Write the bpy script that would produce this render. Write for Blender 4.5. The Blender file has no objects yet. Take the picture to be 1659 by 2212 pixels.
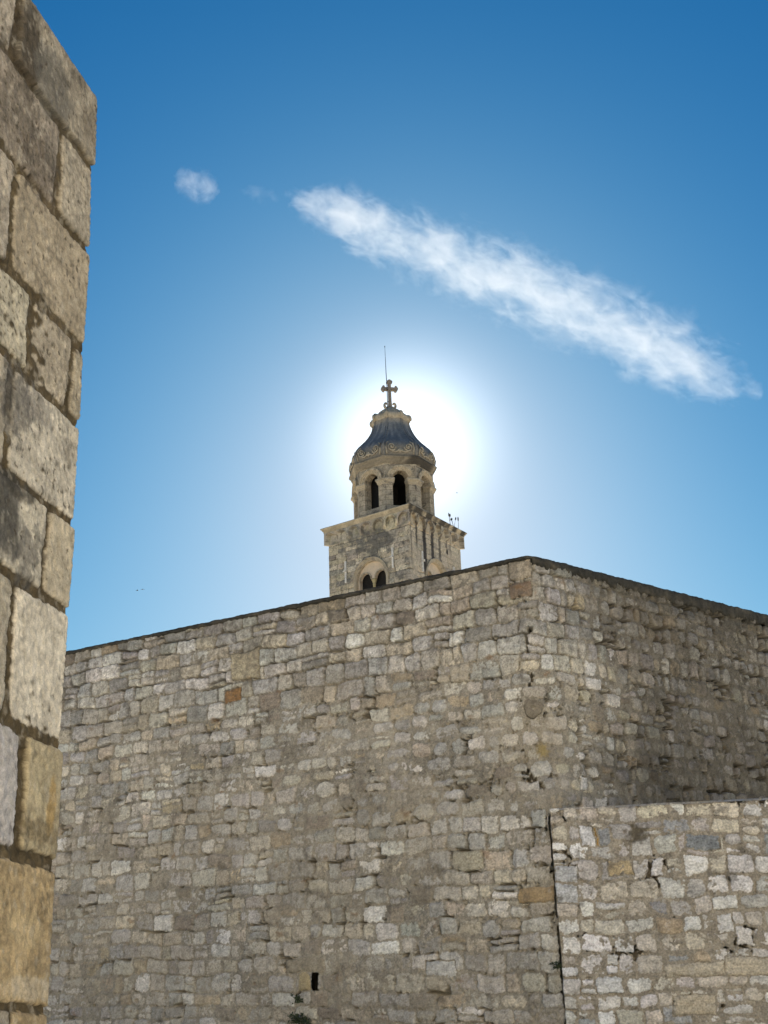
import bpy, math
import numpy as np
from math import radians, sin, cos, pi, sqrt, tan

scene = bpy.context.scene
COL = scene.collection
rad = radians

# ------------------------------------------------------------------ camera
cam_d = bpy.data.cameras.new("camera")
cam = bpy.data.objects.new("camera", cam_d)
COL.objects.link(cam)
from mathutils import Matrix, Vector
cam.matrix_world = (Matrix.Translation((0, 0, 2.6))
                    @ Matrix.Rotation(rad(90 + 20.2), 4, 'X')
                    @ Matrix.Rotation(-0.033, 4, 'Z'))
cam_d.sensor_fit = 'VERTICAL'
cam_d.sensor_height = 36.0
cam_d.lens = 2450.0 / 2212.0 * 36.0
cam_d.clip_start = 0.05
cam_d.clip_end = 20000
scene.camera = cam

# ------------------------------------------------------------------ light
SUN_AZ, SUN_EL = rad(1.36), rad(23.6)
sun_dir = Vector((sin(SUN_AZ) * cos(SUN_EL), cos(SUN_AZ) * cos(SUN_EL), sin(SUN_EL)))
world = bpy.data.worlds.new("World")
scene.world = world
world.use_nodes = True
nt = world.node_tree
nt.nodes.clear()


def N(nt, t, **kw):
    n = nt.nodes.new(t)
    for k_, v in kw.items():
        if k_ == 'inp':
            for a, b in v.items():
                n.inputs[a].default_value = b
        else:
            setattr(n, k_, v)
    return n


def mathn(nt, op, a, b=None, c=None, clamp=False):
    n = nt.nodes.new('ShaderNodeMath')
    n.operation = op
    n.use_clamp = clamp
    for i, v in enumerate((a, b, c)):
        if v is None:
            continue
        if isinstance(v, (int, float)):
            n.inputs[i].default_value = v
        else:
            nt.links.new(v, n.inputs[i])
    return n.outputs[0]


sky = N(nt, 'ShaderNodeTexSky', sky_type='NISHITA', sun_disc=False)
sky.sun_elevation = SUN_EL
sky.sun_rotation = SUN_AZ
sky.altitude = 0
sky.air_density = 1.0
sky.dust_density = 0.35
sky.ozone_density = 2.2
# the deep, clear blue of the day: each channel graded on its own
SKY_S, EXPO = 0.05, 1.62
sep = N(nt, 'ShaderNodeSeparateColor'); nt.links.new(sky.outputs[0], sep.inputs[0])
comb = N(nt, 'ShaderNodeCombineColor')
chan = []
for i, (k_, p_) in enumerate(((.0077, 1.90), (.0535, 1.125), (.123, .82))):
    v_ = mathn(nt, 'MULTIPLY', mathn(nt, 'POWER', sep.outputs[i], p_), k_ / SKY_S / 2 ** EXPO)
    chan.append(v_)
chan[0] = mathn(nt, 'SMOOTH_MIN', chan[0], mathn(nt, 'MULTIPLY', chan[1], .94), 1.5)
for i in range(3):
    nt.links.new(chan[i], comb.inputs[i])
bg = N(nt, 'ShaderNodeBackground', inp={'Strength': SKY_S})
nt.links.new(comb.outputs[0], bg.inputs['Color'])
# the aureole round the sun, in world directions
tc = N(nt, 'ShaderNodeTexCoord')
dot = N(nt, 'ShaderNodeVectorMath', operation='DOT_PRODUCT')
nt.links.new(tc.outputs['Generated'], dot.inputs[0])
dot.inputs[1].default_value = sun_dir
ang = mathn(nt, 'ARCCOSINE', mathn(nt, 'MINIMUM', dot.outputs['Value'], 0.9999999))
deg = mathn(nt, 'MULTIPLY', ang, 180 / pi)
gl = mathn(nt, 'MULTIPLY', mathn(nt, 'EXPONENT', mathn(nt, 'MULTIPLY', mathn(nt, 'POWER', mathn(nt, 'DIVIDE', deg, 3.4), 2.0), -1.0)), .34)
bg2 = N(nt, 'ShaderNodeBackground', inp={'Color': (.97, 1.0, 1.0, 1)})
nt.links.new(gl, bg2.inputs['Strength'])
add = N(nt, 'ShaderNodeAddShader')
nt.links.new(bg.outputs[0], add.inputs[0])
nt.links.new(bg2.outputs[0], add.inputs[1])
wo = N(nt, 'ShaderNodeOutputWorld')
nt.links.new(add.outputs[0], wo.inputs['Surface'])

sun_d = bpy.data.lights.new("sun", 'SUN')
sun_d.energy = 5.0
sun_d.angle = rad(0.5)
sun_d.color = (1.0, 0.93, 0.82)
sun = bpy.data.objects.new("sun", sun_d)
COL.objects.link(sun)
sun.rotation_euler = sun_dir.to_track_quat('Z', 'Y').to_euler()
sun.location = (0, 0, 60)

scene.view_settings.view_transform = 'Standard'
scene.view_settings.look = 'None'
scene.view_settings.gamma = 1.0
scene.view_settings.exposure = EXPO
scene.render.engine = 'CYCLES'
scene.cycles.max_bounces = 8
scene.cycles.diffuse_bounces = 5
scene.cycles.volume_bounces = 1
scene.cycles.use_denoising = True


# ------------------------------------------------------------------ helpers
def sm(a, b, x):
    t = np.clip((x - a) / (b - a), 0, 1)
    return t * t * (3 - 2 * t)


def _hash(ix, iy, seed):
    h = (ix.astype(np.int64) * 374761393 + iy.astype(np.int64) * 668265263 + seed * 974711) & 0xFFFFFFFF
    h = ((h ^ (h >> 13)) * 1274126177) & 0xFFFFFFFF
    h = h ^ (h >> 16)
    h = (h * 2246822519) & 0xFFFFFFFF
    return (h ^ (h >> 15)) & 0xFFFFFFFF


def perlin(x, y, seed=0):
    x0 = np.floor(x); y0 = np.floor(y)
    fx = x - x0; fy = y - y0
    u = fx * fx * fx * (fx * (fx * 6 - 15) + 10)
    v = fy * fy * fy * (fy * (fy * 6 - 15) + 10)

    def g(ix, iy, dx, dy):
        a = _hash(ix, iy, seed) * (2 * pi / 4294967296.0)
        return np.cos(a) * dx + np.sin(a) * dy
    n00 = g(x0, y0, fx, fy); n10 = g(x0 + 1, y0, fx - 1, fy)
    n01 = g(x0, y0 + 1, fx, fy - 1); n11 = g(x0 + 1, y0 + 1, fx - 1, fy - 1)
    return ((n00 * (1 - u) + n10 * u) * (1 - v) + (n01 * (1 - u) + n11 * u) * v) * 1.5


def fbm(x, y, seed=0, oct=4, gain=.55):
    t = 0; a = 1; tot = 0
    for i in range(oct):
        t = t + a * perlin(x * 2 ** i, y * 2 ** i, seed + 17 * i)
        tot += a; a *= gain
    return t / tot


def mesh_obj(name, V, Fq, mat, parent=None, col=None, smooth=False, loc=None):
    V = np.asarray(V, np.float32)
    me = bpy.data.meshes.new(name)
    if isinstance(Fq, np.ndarray):
        n, k = Fq.shape
        me.vertices.add(len(V)); me.vertices.foreach_set('co', V.ravel())
        me.loops.add(n * k); me.loops.foreach_set('vertex_index', Fq.astype(np.int32).ravel())
        me.polygons.add(n)
        me.polygons.foreach_set('loop_start', np.arange(0, n * k, k, dtype=np.int32))
        me.update(calc_edges=True)
    else:
        me.from_pydata([tuple(map(float, v)) for v in V], [], [tuple(f) for f in Fq])
        me.update()
    if smooth:
        me.polygons.foreach_set('use_smooth', np.ones(len(me.polygons), bool))
    if col is not None:
        a = me.color_attributes.new('Col', 'FLOAT_COLOR', 'POINT')
        c = np.ones((len(V), 4), np.float32); c[:, :3] = np.clip(col, 0.004, 1)
        a.data.foreach_set('color', c.ravel())
    me.materials.append(mat)
    o = bpy.data.objects.new(name, me)
    COL.objects.link(o)
    if loc is not None:
        o.location = loc
    if parent is not None:
        o.parent = parent
    return o


def tag(o, label=None, cat=None, group=None, kind=None):
    if label: o['label'] = label
    if cat: o['category'] = cat
    if group: o['group'] = group
    if kind: o['kind'] = kind
    return o


def empty(name, loc=(0, 0, 0)):
    e = bpy.data.objects.new(name, None)
    COL.objects.link(e); e.location = loc
    e.empty_display_size = .2
    return e


def grid_faces(nr, nc, wrap=False, base=0):
    i, j = np.meshgrid(np.arange(nr - 1), np.arange(nc if wrap else nc - 1), indexing='ij')
    j2 = (j + 1) % nc
    f = np.stack([i * nc + j, i * nc + j2, (i + 1) * nc + j2, (i + 1) * nc + j], -1).reshape(-1, 4)
    return f + base


class MB:
    """collects pieces for ONE mesh object"""
    def __init__(s): s.v = []; s.f = []

    def add(s, V, F):
        b = len(s.v)
        s.v += [tuple(map(float, p)) for p in V]
        s.f += [tuple(int(i) + b for i in f) for f in F]
        return s

    def box(s, c, h, ax=None, bev=.0):
        ax = ax or ((1, 0, 0), (0, 1, 0), (0, 0, 1))
        ax = [np.array(a, float) for a in ax]; c = np.array(c, float)
        P = [c + ax[0] * h[0] * x + ax[1] * h[1] * y + ax[2] * h[2] * z for z in (-1, 1) for y in (-1, 1) for x in (-1, 1)]
        return s.add(P, [(0, 2, 3, 1), (4, 5, 7, 6), (0, 1, 5, 4), (2, 6, 7, 3), (0, 4, 6, 2), (1, 3, 7, 5)])

    def tube(s, pts, radii, n=8):
        pts = [np.array(p, float) for p in pts]
        if np.isscalar(radii): radii = [radii] * len(pts)
        V = []; F = []
        for i, p in enumerate(pts):
            d = pts[min(i + 1, len(pts) - 1)] - pts[max(i - 1, 0)]
            d /= np.linalg.norm(d) + 1e-9
            a = np.cross(d, (0, 0, 1) if abs(d[2]) < .9 else (1, 0, 0)); a /= np.linalg.norm(a)
            b = np.cross(d, a)
            for k_ in range(n):
                t = 2 * pi * k_ / n
                V.append(p + radii[i] * (cos(t) * a + sin(t) * b))
        for i in range(len(pts) - 1):
            for k_ in range(n):
                F.append((i * n + k_, i * n + (k_ + 1) % n, (i + 1) * n + (k_ + 1) % n, (i + 1) * n + k_))
        F.append(tuple(range(n))[::-1]); F.append(tuple((len(pts) - 1) * n + k_ for k_ in range(n)))
        return s.add(V, F)

    def lathe(s, prof, c=(0, 0), n=32, fn=None):
        V = []; F = []
        for (r, z) in prof:
            for k_ in range(n):
                t = 2 * pi * k_ / n
                rr = r * (fn(t, z) if fn else 1)
                V.append((c[0] + rr * cos(t), c[1] + rr * sin(t), z))
        for i in range(len(prof) - 1):
            for k_ in range(n):
                F.append((i * n + k_, i * n + (k_ + 1) % n, (i + 1) * n + (k_ + 1) % n, (i + 1) * n + k_))
        F.append(tuple(range(n))[::-1]); F.append(tuple((len(prof) - 1) * n + k_ for k_ in range(n)))
        return s.add(V, F)

    def build(s, name, mat, parent=None, smooth=False, xf=None, col=None):
        V = [xf(*p) for p in s.v] if xf else s.v
        return mesh_obj(name, np.array(V), s.f, mat, parent, smooth=smooth)


# ------------------------------------------------------------------ materials
def stone_mat(name, attr=True, base=(.4, .36, .28), s=1.0, mottle=.35, bump=.5, pits=0.0, stain=0.0,
              stain_col=(.07, .07, .065), warm=None, coord='Object', bdist=.02):
    m = bpy.data.materials.new(name); m.use_nodes = True
    nt = m.node_tree; L = nt.links
    b = nt.nodes['Principled BSDF']
    b.inputs['Roughness'].default_value = .92
    b.inputs['Specular IOR Level'].default_value = .2
    tc = N(nt, 'ShaderNodeTexCoord')
    co = tc.outputs[coord]
    if attr:
        c = N(nt, 'ShaderNodeAttribute', attribute_name='Col').outputs['Color']
    else:
        c = N(nt, 'ShaderNodeRGB'); c.outputs[0].default_value = (*base, 1); c = c.outputs[0]

    def noise(sc, det=6, ro=.6, dist=0.):
        n = N(nt, 'ShaderNodeTexNoise', inp={'Scale': sc, 'Detail': det, 'Roughness': ro, 'Distortion': dist})
        L.new(co, n.inputs['Vector']); return n

    def ramp(v, pts):
        r = N(nt, 'ShaderNodeValToRGB'); L.new(v, r.inputs[0])
        e = r.color_ramp.elements
        while len(e) < len(pts): e.new(.5)
        for el, (p, cc) in zip(e, pts):
            el.position = p; el.color = (*cc, 1) if not np.isscalar(cc) else (cc, cc, cc, 1)
        return r.outputs[0]

    def mul(a, b_, f=1.0):
        x = N(nt, 'ShaderNodeMix', data_type='RGBA', blend_type='MULTIPLY'); x.inputs[0].default_value = f
        L.new(a, x.inputs[6]); L.new(b_, x.inputs[7]); return x.outputs[2]

    def mix(f, a, colr):
        x = N(nt, 'ShaderNodeMix', data_type='RGBA')
        L.new(f, x.inputs[0]); L.new(a, x.inputs[6])
        x.inputs[7].default_value = (*colr, 1); return x.outputs[2]
    n1 = noise(7 * s, 8, .68); n2 = noise(45 * s, 5, .7); n3 = noise(1.6 * s, 6, .6, .3)
    c = mul(c, ramp(n1.outputs[0], [(.25, 1 - mottle), (.5, 1.0), (.75, 1 + .6 * mottle)]))
    c = mul(c, ramp(n2.outputs[0], [(.3, 1 - mottle * .9), (.52, 1.0), (.7, 1 + mottle * .45)]))
    if warm:
        c = mix(ramp(n3.outputs[0], [(.48, 0.0), (.70, warm[3])]), c, warm[:3])
    if stain:
        n4 = noise(2.3 * s, 9, .72, .6)
        c = mix(ramp(n4.outputs[0], [(.5, 0.0), (.62, stain)]), c, stain_col)
    if pits:
        n5 = noise(60 * s, 3, .6)
        n6 = noise(3.5 * s, 4, .6)
        p = mathn(nt, 'MULTIPLY', ramp(n5.outputs[0], [(.60, 0.0), (.68, pits)]), ramp(n6.outputs[0], [(.45, 0.0), (.6, 1.0)]))
        c = mix(p, c, (.035, .03, .025))
    L.new(c, b.inputs['Base Color'])
    h = mathn(nt, 'ADD', mathn(nt, 'MULTIPLY', n1.outputs[0], .8), mathn(nt, 'MULTIPLY', n2.outputs[0], .35))
    bp = N(nt, 'ShaderNodeBump', inp={'Strength': bump, 'Distance': bdist})
    L.new(h, bp.inputs['Height']); L.new(bp.outputs[0], b.inputs['Normal'])
    return m


def plain_mat(name, col, rough=.6, metal=0.):
    m = bpy.data.materials.new(name); m.use_nodes = True
    nt = m.node_tree; b = nt.nodes['Principled BSDF']
    b.inputs['Roughness'].default_value = rough
    b.inputs['Metallic'].default_value = metal
    tc = N(nt, 'ShaderNodeTexCoord'); n = N(nt, 'ShaderNodeTexNoise', inp={'Scale': 9., 'Detail': 5.})
    nt.links.new(tc.outputs['Object'], n.inputs['Vector'])
    r = N(nt, 'ShaderNodeValToRGB'); nt.links.new(n.outputs[0], r.inputs[0])
    r.color_ramp.elements[0].position = .3; r.color_ramp.elements[1].position = .7
    r.color_ramp.elements[0].color = (*[x * .7 for x in col], 1); r.color_ramp.elements[1].color = (*[min(1, x * 1.15) for x in col], 1)
    nt.links.new(r.outputs[0], b.inputs['Base Color'])
    return m


M_WALL = stone_mat('rubble_stone', s=1.6, mottle=.30, bump=.55, bdist=.012)
M_NEAR = stone_mat('weathered_block', s=4.0, mottle=.32, bump=.9, bdist=.008, pits=.0)
M_TOWER = stone_mat('tower_ashlar', s=.8, mottle=.42, bump=.4, bdist=.02)
M_CARVED = stone_mat('carved_limestone', attr=False, base=(.52, .44, .32), s=.9, mottle=.36, bump=.5, bdist=.03, stain=.55,
                     stain_col=(.12, .11, .095), warm=(.42, .33, .19, .6))
M_DARKC = stone_mat('sooty_cornice', attr=False, base=(.25, .22, .17), s=.9, mottle=.4, bump=.5, bdist=.03, stain=.75,
                    stain_col=(.045, .042, .038), warm=(.30, .24, .15, .5))
M_DOME = stone_mat('dome_stone', attr=False, base=(.105, .112, .12), s=.8, mottle=.45, bump=.5, bdist=.03, stain=.7,
                   stain_col=(.035, .038, .043), warm=(.25, .22, .17, .7))
M_COPE = stone_mat('dark_coping', attr=False, base=(.055, .053, .045), s=1.5, mottle=.5, bump=.7, bdist=.02, stain=.5,
                   stain_col=(.03, .03, .026), warm=(.19, .165, .12, .6))
M_PLASTER = stone_mat('pale_plaster', attr=False, base=(.70, .57, .42), s=1.0, mottle=.15, bump=.2, bdist=.01, stain=.25, stain_col=(.25, .2, .15))
M_DARK = plain_mat('dark_interior', (.02, .018, .016), .95)  # near-black colour stands in for unlit interiors
M_IRON = plain_mat('dark_iron', (.05, .05, .055), .5, .6)
M_CRAMP = plain_mat('pale_lime_cramp', (.80, .76, .68), .8)
M_LEAF = plain_mat('wall_herb_leaf', (.045, .065, .03), .7)
M_DRY = plain_mat('dry_stalk', (.10, .09, .06), .8)
M_BIRD = plain_mat('dark_plumage', (.03, .03, .035), .7)
M_GROUND = stone_mat('paving_stone', attr=False, base=(.56, .515, .43), s=.5, mottle=.2, bump=.3, stain=.2, stain_col=(.25, .22, .18))
M_RENDER = stone_mat('bounce_house_limestone', attr=False, base=(.67, .605, .50), s=.6, mottle=.2, bump=.4, stain=.2, stain_col=(.3, .26, .2))
M_TILE = stone_mat('terracotta_tile', attr=False, base=(.42, .18, .09), s=2, mottle=.35, bump=.6)
M_SHUT = plain_mat('green_shutter', (.05, .11, .07), .6)


# ------------------------------------------------------------------ masonry
def make_layout(rng, s0, s1, z0, z1, hfn, wfn):
    zb = [z0]
    while zb[-1] < z1: zb.append(zb[-1] + hfn(rng, zb[-1]))
    rows = []
    for i in range(len(zb) - 1):
        r = [s0 - rng.uniform(0, .3)]
        while r[-1] < s1:
            r.append(r[-1] + wfn(rng, r[-1], zb[i]))
        rows.append(r)
    return np.array(zb), rows


def masonry(S, Z, lay, seed, gap=(.002, .02), rc=(.02, .07), warp=(.02, .35, .009, .07), wave=.03, bulge=.02, prot=.012,
            split=.14, rough=.006, flush=None, colfn=None, mortar=(.33, .28, .20), extras=(), crack=.06, edge_noise=.006,
            smear=.0, round_f=None, stainfn=None, crk=.14, ckw=.007, speck=1.0, bl=.018, bsc=.12, mrec=.022, ckd=.26):
    """heights and albedo of a masonry face at the points (S, Z)"""
    rng = np.random.default_rng(seed)
    zb, rows = lay
    BIG = 10000.0
    w1, l1, w2, l2 = warp
    Sw = S + w1 * perlin(S / l1, Z / l1, seed + 1) + w2 * perlin(S / l2, Z / l2, seed + 2)
    Zw = Z + wave * perlin(S / 1.6, Z / 1.1, seed + 3) + wave * perlin(S / .75, Z / .6, seed + 30) + w1 * .7 * perlin(S / l1, Z / l1, seed + 4) + w2 * perlin(S / l2, Z / l2, seed + 5)
    ci = np.clip(np.searchsorted(zb, Zw) - 1, 0, len(rows) - 1)
    flat = np.concatenate([np.array(r) + i * BIG for i, r in enumerate(rows)])
    si = np.clip(np.searchsorted(flat, Sw + ci * BIG) - 1, 0, len(flat) - 2)
    u = Sw + ci * BIG - flat[si]; W = flat[si + 1] - flat[si]
    W = np.where(W > 50, 1.0, W)
    v = Zw - zb[ci]; H = zb[ci + 1] - zb[ci]
    n = len(flat)
    sp = rng.random(n) < split; spf = rng.uniform(.35, .65, n)
    up = v > H * spf[si]
    isp = sp[si]
    v = np.where(isp & up, v - H * spf[si], v)
    H = np.where(isp, np.where(up, H * (1 - spf[si]), H * spf[si]), H)
    idx = np.where(isp & up, si + n, si)
    n2 = 2 * n
    R = rng.random((n2, 14))
    g = gap[0] + (gap[1] - gap[0]) * R[:, :8] ** 2
    tv = v / H; tu = np.clip(u / W, 0, 1)
    rf = np.ones_like(S) if round_f is None else round_f
    dL = u - (g[idx, 0] * (1 - tv) + g[idx, 1] * tv) * rf
    dR = W - u - (g[idx, 2] * (1 - tv) + g[idx, 3] * tv) * rf
    dB = v - (g[idx, 4] * (1 - tu) + g[idx, 5] * tu) * rf
    dT = H - v - (g[idx, 6] * (1 - tu) + g[idx, 7] * tu) * rf
    dx = np.minimum(dL, dR); dy = np.minimum(dB, dT)
    r_ = (rc[0] + (rc[1] - rc[0]) * R[idx, 8] ** 2) * rf
    r_ = np.minimum(r_, np.minimum(W, H) * .45)
    d = np.where((dx < r_) & (dy < r_), r_ - np.hypot(r_ - np.minimum(dx, r_), r_ - np.minimum(dy, r_)), np.minimum(dx, dy))
    cs = colfn(rng, n2) if colfn else np.tile(np.array([.4, .36, .3]), (n2, 1))
    col = cs[idx]
    tilt = (R[idx, 9] - .5) * .03 * (tu - .5) + (R[idx, 10] - .5) * .03 * (tv - .5)
    pr = (R[idx, 11] - .5) * 2 * prot
    for (a0, a1, b0, b1, ecol, epr) in extras:
        dd = np.minimum(np.minimum(Sw - a0, a1 - Sw), np.minimum(Zw - b0, b1 - Zw))
        m_ = dd > -.02
        d = np.where(m_, dd, d)
        if ecol is not None:
            col = np.where((dd > -.005)[:, None], np.array(ecol), col)
        pr = np.where(m_, epr, pr)
    en = perlin(S / .035, Z / .035, seed + 8) + .6 * perlin(S / .016, Z / .016, seed + 9)
    d = d + edge_noise * en
    ck = fbm(S / .6, Z / .5, seed + 20, 3) + .25 * perlin(S / .06, Z / .06, seed + 21)
    cth = crk if not np.isscalar(crk) else np.full_like(S, crk)
    ckm = sm(cth, cth + .08, ck)
    d = d - ckw * ckm * sm(.05, .02, d)
    body = fbm(S / bsc, Z / bsc, seed + 10, 4, .65)
    hs_ = pr + tilt + bulge * (1 - np.exp(-np.maximum(d, 0) / bl)) - bulge + rough * body * 2
    hs_ = np.where(d > 0, hs_, -ckd - .01)
    fl = flush if flush is not None else np.full_like(S, .5)
    # each joint keeps, loses or overflows its mortar
    nj = fbm(S / .22, Z / .22, seed + 12, 3) + .35 * perlin(S / .05, Z / .05, seed + 13)
    lvl = fl + nj * .9
    mh = -crack + (crack - mrec) * sm(-.15, .18, lvl) + .030 * sm(.3, 1.1, lvl) + .006 * perlin(S / .03, Z / .03, seed + 14) + smear
    mh = np.where(ckm > .5, np.minimum(mh, -ckd), mh)
    h = np.maximum(hs_, mh)
    isst = sm(-.0015, .004, hs_ - mh)
    mc = np.array(mortar) * (1 + speck * (.65 * fbm(S / .18, Z / .18, seed + 15, 5, .75) + .32 * perlin(S / .028, Z / .028, seed + 19)))[:, None]
    grad = 1 + speck * (.62 * fbm(S / .16, Z / .10, seed + 16, 5, .7)[:, None] + .34 * perlin(S / .03, Z / .026, seed + 18)[:, None])
    c = col * grad * isst[:, None] + mc * (1 - isst)[:, None]
    if stainfn is not None:
        c = stainfn(S, Z, c, h)
    return h, c, idx, d


def palette(cols, wts, var=.12):
    cols = np.array(cols); wts = np.array(wts) / np.sum(wts)

    def f(rng, n):
        k_ = rng.choice(len(cols), n, p=wts)
        return cols[k_] * (1 + var * rng.standard_normal(n))[:, None] * (1 + .013 * rng.standard_normal((n, 3)))
    return f


def blend(c, col, f):
    f = np.clip(f, 0, 1)[:, None]
    return c * (1 - f) + np.array(col) * f


# ================================================================== GROUND
def build_ground():
    n = 80
    g = np.sign(np.linspace(-1, 1, n)) * np.abs(np.linspace(-1, 1, n)) ** 3 * 3000
    X, Y = np.meshgrid(g, g, indexing='ij')
    V = np.stack([X.ravel(), Y.ravel(), np.zeros(n * n)], 1)
    o = mesh_obj('ground', V, grid_faces(n, n)[:, ::-1], M_GROUND)
    tag(o, 'pale limestone paving at the foot of the walls', 'ground', kind='structure')


build_ground()

# ================================================================== FORTRESS WALL
KC = np.array([2.4455, 18.3377])
DL = np.array([-.8530, .5219]); NLv = np.array([-.5219, -.8530])
DR = np.array([.7627, .6468]); NRv = np.array([.6468, -.7627])
TURN = math.acos(float(NLv @ NRv))
BIS = (NLv + NRv); BIS = BIS / np.linalg.norm(BIS)
ZT = 8.45


def fort_path(S, Z):
    """plan position and outward normal at arc parameter S (0 = the corner); the corner is rounder half-way up"""
    r = .22 + 1.05 * sm(4.28, 5.0, Z) * (1 - sm(4.9, 7.8, Z))
    T = r * tan(TURN / 2)
    t = np.clip((S + T) / (2 * T), 0, 1)
    a = TURN * t
    a0 = math.atan2(NLv[1], NLv[0])
    nx = np.cos(a0 + a); ny = np.sin(a0 + a)
    cx = KC[0] - BIS[0] * r / cos(TURN / 2); cy = KC[1] - BIS[1] * r / cos(TURN / 2)
    px = cx + nx * r; py = cy + ny * r
    lm = S < -T; rm = S > T
    px = np.where(lm, KC[0] - DL[0] * S, px); py = np.where(lm, KC[1] - DL[1] * S, py)
    px = np.where(rm, KC[0] + DR[0] * S, px); py = np.where(rm, KC[1] + DR[1] * S, py)
    return px, py, nx, ny


def build_fortress():
    rng = np.random.default_rng(11)
    ss = np.concatenate([np.arange(-14, -12, .04), np.arange(-12, 0, .0115), np.arange(0, 2, .013), np.arange(2, 10, .018)])
    zz = np.concatenate([np.linspace(-.1, 1.0, 24)[:-1], np.arange(1.0, ZT, .0115)])
    Sg, Zg = np.meshgrid(ss, zz, indexing='xy')
    S = Sg.ravel(); Z = Zg.ravel()

    def hfn(rng, z):
        return rng.uniform(.24, .34) if z > 6.3 else (rng.uniform(.20, .29) if z > 4.2 else rng.uniform(.21, .31))

    def wfn(rng, s, z):
        if s > .6: return rng.uniform(.17, .42)
        if z > 6.3: return rng.uniform(.26, .60)
        if z > 4.2: return rng.uniform(.24, .54)
        return rng.uniform(.24, .58)
    lay = make_layout(rng, -14.2, 10.2, -.3, ZT + .1, hfn, wfn)
    # snap a course near the top so the capping stones are whole
    zone = sm(-6.2, -4.8, S) * (1 - sm(.6, 1.6, S)) * sm(4.1, 4.6, Z) * (1 - sm(5.6, 6.6, Z))
    right = sm(.3, 1.6, S)
    top = sm(6.2, 7.4, Z)
    fl = .33 + .75 * fbm(S / 2.2, Z / 1.6, 91, 3) - .30 * top * (1 - right) + .14 * zone + .10 * (1 - sm(3.2, 4.6, Z)) + .12 * right
    rf = 1 + 1.0 * zone + .7 * right - .15 * top
    pal = palette([(.50, .485, .45), (.52, .485, .415), (.54, .485, .385), (.62, .595, .53), (.38, .365, .335), (.72, .70, .655), (.46, .385, .275), (.29, .255, .205)],
                  [30, 26, 13, 14, 10, 5, 3, 4], .10)
    ex = [(-5.18, -4.32, 1.97, 2.20, (.30, .265, .20), .012), (-.63, -.02, 2.94, 3.18, (.40, .28, .14), .004),
          (-6.62, -6.2, 6.79, 7.05, (.35, .21, .10), .0), (-6.45, -5.76, 7.2, 7.73, (.50, .44, .31), .012),
          (-2.35, -1.83, 1.87, 2.08, (.60, .61, .60), .01), (-.42, .03, 8.1, 8.44, (.46, .40, .31), .01),
          (-.42, -.01, 7.80, 8.04, (.26, .19, .135), .0), (-4.66, -4.30, 1.38, 1.655, (.33, .28, .22), .0),
          (-4.90, -4.63, 1.66, 1.95, (.46, .37, .20), .0), (.78, .94, 4.62, 4.86, (.72, .70, .66), .02)]

    def stain(S, Z, c, h):
        # broad tone patches, lichen and soot in the stone itself
        a = fbm(S / 1.3, Z / .9, 201, 5)
        c = c * (1 + .48 * a)[:, None]
        run = sm(.10, .42, fbm(S / .22, Z / 2.2, 221, 5, .6) + .12 * top)
        c = blend(c, (.15, .135, .115), .30 * run)
        c = blend(c, (.40, .35, .265), .34 * sm(.0, .5, fbm(S / 1.9, Z / 1.2, 203, 4) + .35 * (1 - sm(4, 6.5, Z)) * (1 - right)))
        dk = sm(.22, .5, fbm(S / .45, Z / .45, 205, 5, .65))
        c = blend(c, (.13, .115, .09), .62 * dk * (1 - .4 * zone))
        gr = sm(.12, .45, fbm(S / .11, Z / .11, 219, 5, .7) + .25 * top - .05)
        c = blend(c, (.15, .135, .112), .48 * gr)
        rust = sm(.40, .58, fbm(S / .5, Z / .35, 207, 4, .6))
        c = blend(c, (.26, .15, .07), .5 * rust)
        pale = sm(.30, .5, fbm(S / .3, Z / .3, 209, 5, .6))
        c = blend(c, (.60, .58, .53), .30 * pale)
        # black growth below the coping
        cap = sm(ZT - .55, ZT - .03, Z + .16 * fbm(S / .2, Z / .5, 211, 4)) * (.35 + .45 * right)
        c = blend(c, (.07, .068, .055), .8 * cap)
        c = blend(c, (.46, .42, .35), .35 * zone * sm(-.2, .4, a))
        # the receding face is browner, darker along its length, with dark patches towards its foot
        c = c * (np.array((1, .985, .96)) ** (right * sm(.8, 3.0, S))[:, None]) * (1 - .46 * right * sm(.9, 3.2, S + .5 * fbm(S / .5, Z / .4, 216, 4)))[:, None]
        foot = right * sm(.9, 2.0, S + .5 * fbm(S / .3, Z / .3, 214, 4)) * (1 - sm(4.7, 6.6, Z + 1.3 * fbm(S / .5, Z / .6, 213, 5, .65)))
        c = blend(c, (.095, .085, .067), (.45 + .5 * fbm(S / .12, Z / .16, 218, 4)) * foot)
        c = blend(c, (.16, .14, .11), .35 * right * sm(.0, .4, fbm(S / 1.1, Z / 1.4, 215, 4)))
        # yellow lichen spot by the corner
        c = blend(c, (.36, .27, .08), .65 * sm(.16, .05, np.hypot(S - .03, (Z - 5.25)) + .05 * perlin(S / .05, Z / .05, 217)))
        return c
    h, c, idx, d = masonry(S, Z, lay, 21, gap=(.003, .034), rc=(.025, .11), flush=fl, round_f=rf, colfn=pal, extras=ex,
                           mortar=(.335, .307, .25), stainfn=stain, crack=.075, bulge=.024, prot=.018, rough=.011, warp=(.04, .35, .014, .08), wave=.038,
                           crk=.20 - .08 * top + .10 * zone - .05 * right + .06 * (1 - sm(2.5, 4.2, Z)))
    # loophole: a deep slit in the face
    dl = np.minimum(np.minimum(S + 4.615, -4.455 - S), np.minimum(Z - 1.665, 1.965 - Z)) + .008 * perlin(S / .05, Z / .05, 31)
    # settlement crack
    cr = np.abs(S + 1.575 + .02 * perlin(S * 0, Z / .3, 33)) < .011
    h = np.where(cr & (Z > 6.9) & (Z < 8.0), -.28, h)
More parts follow.
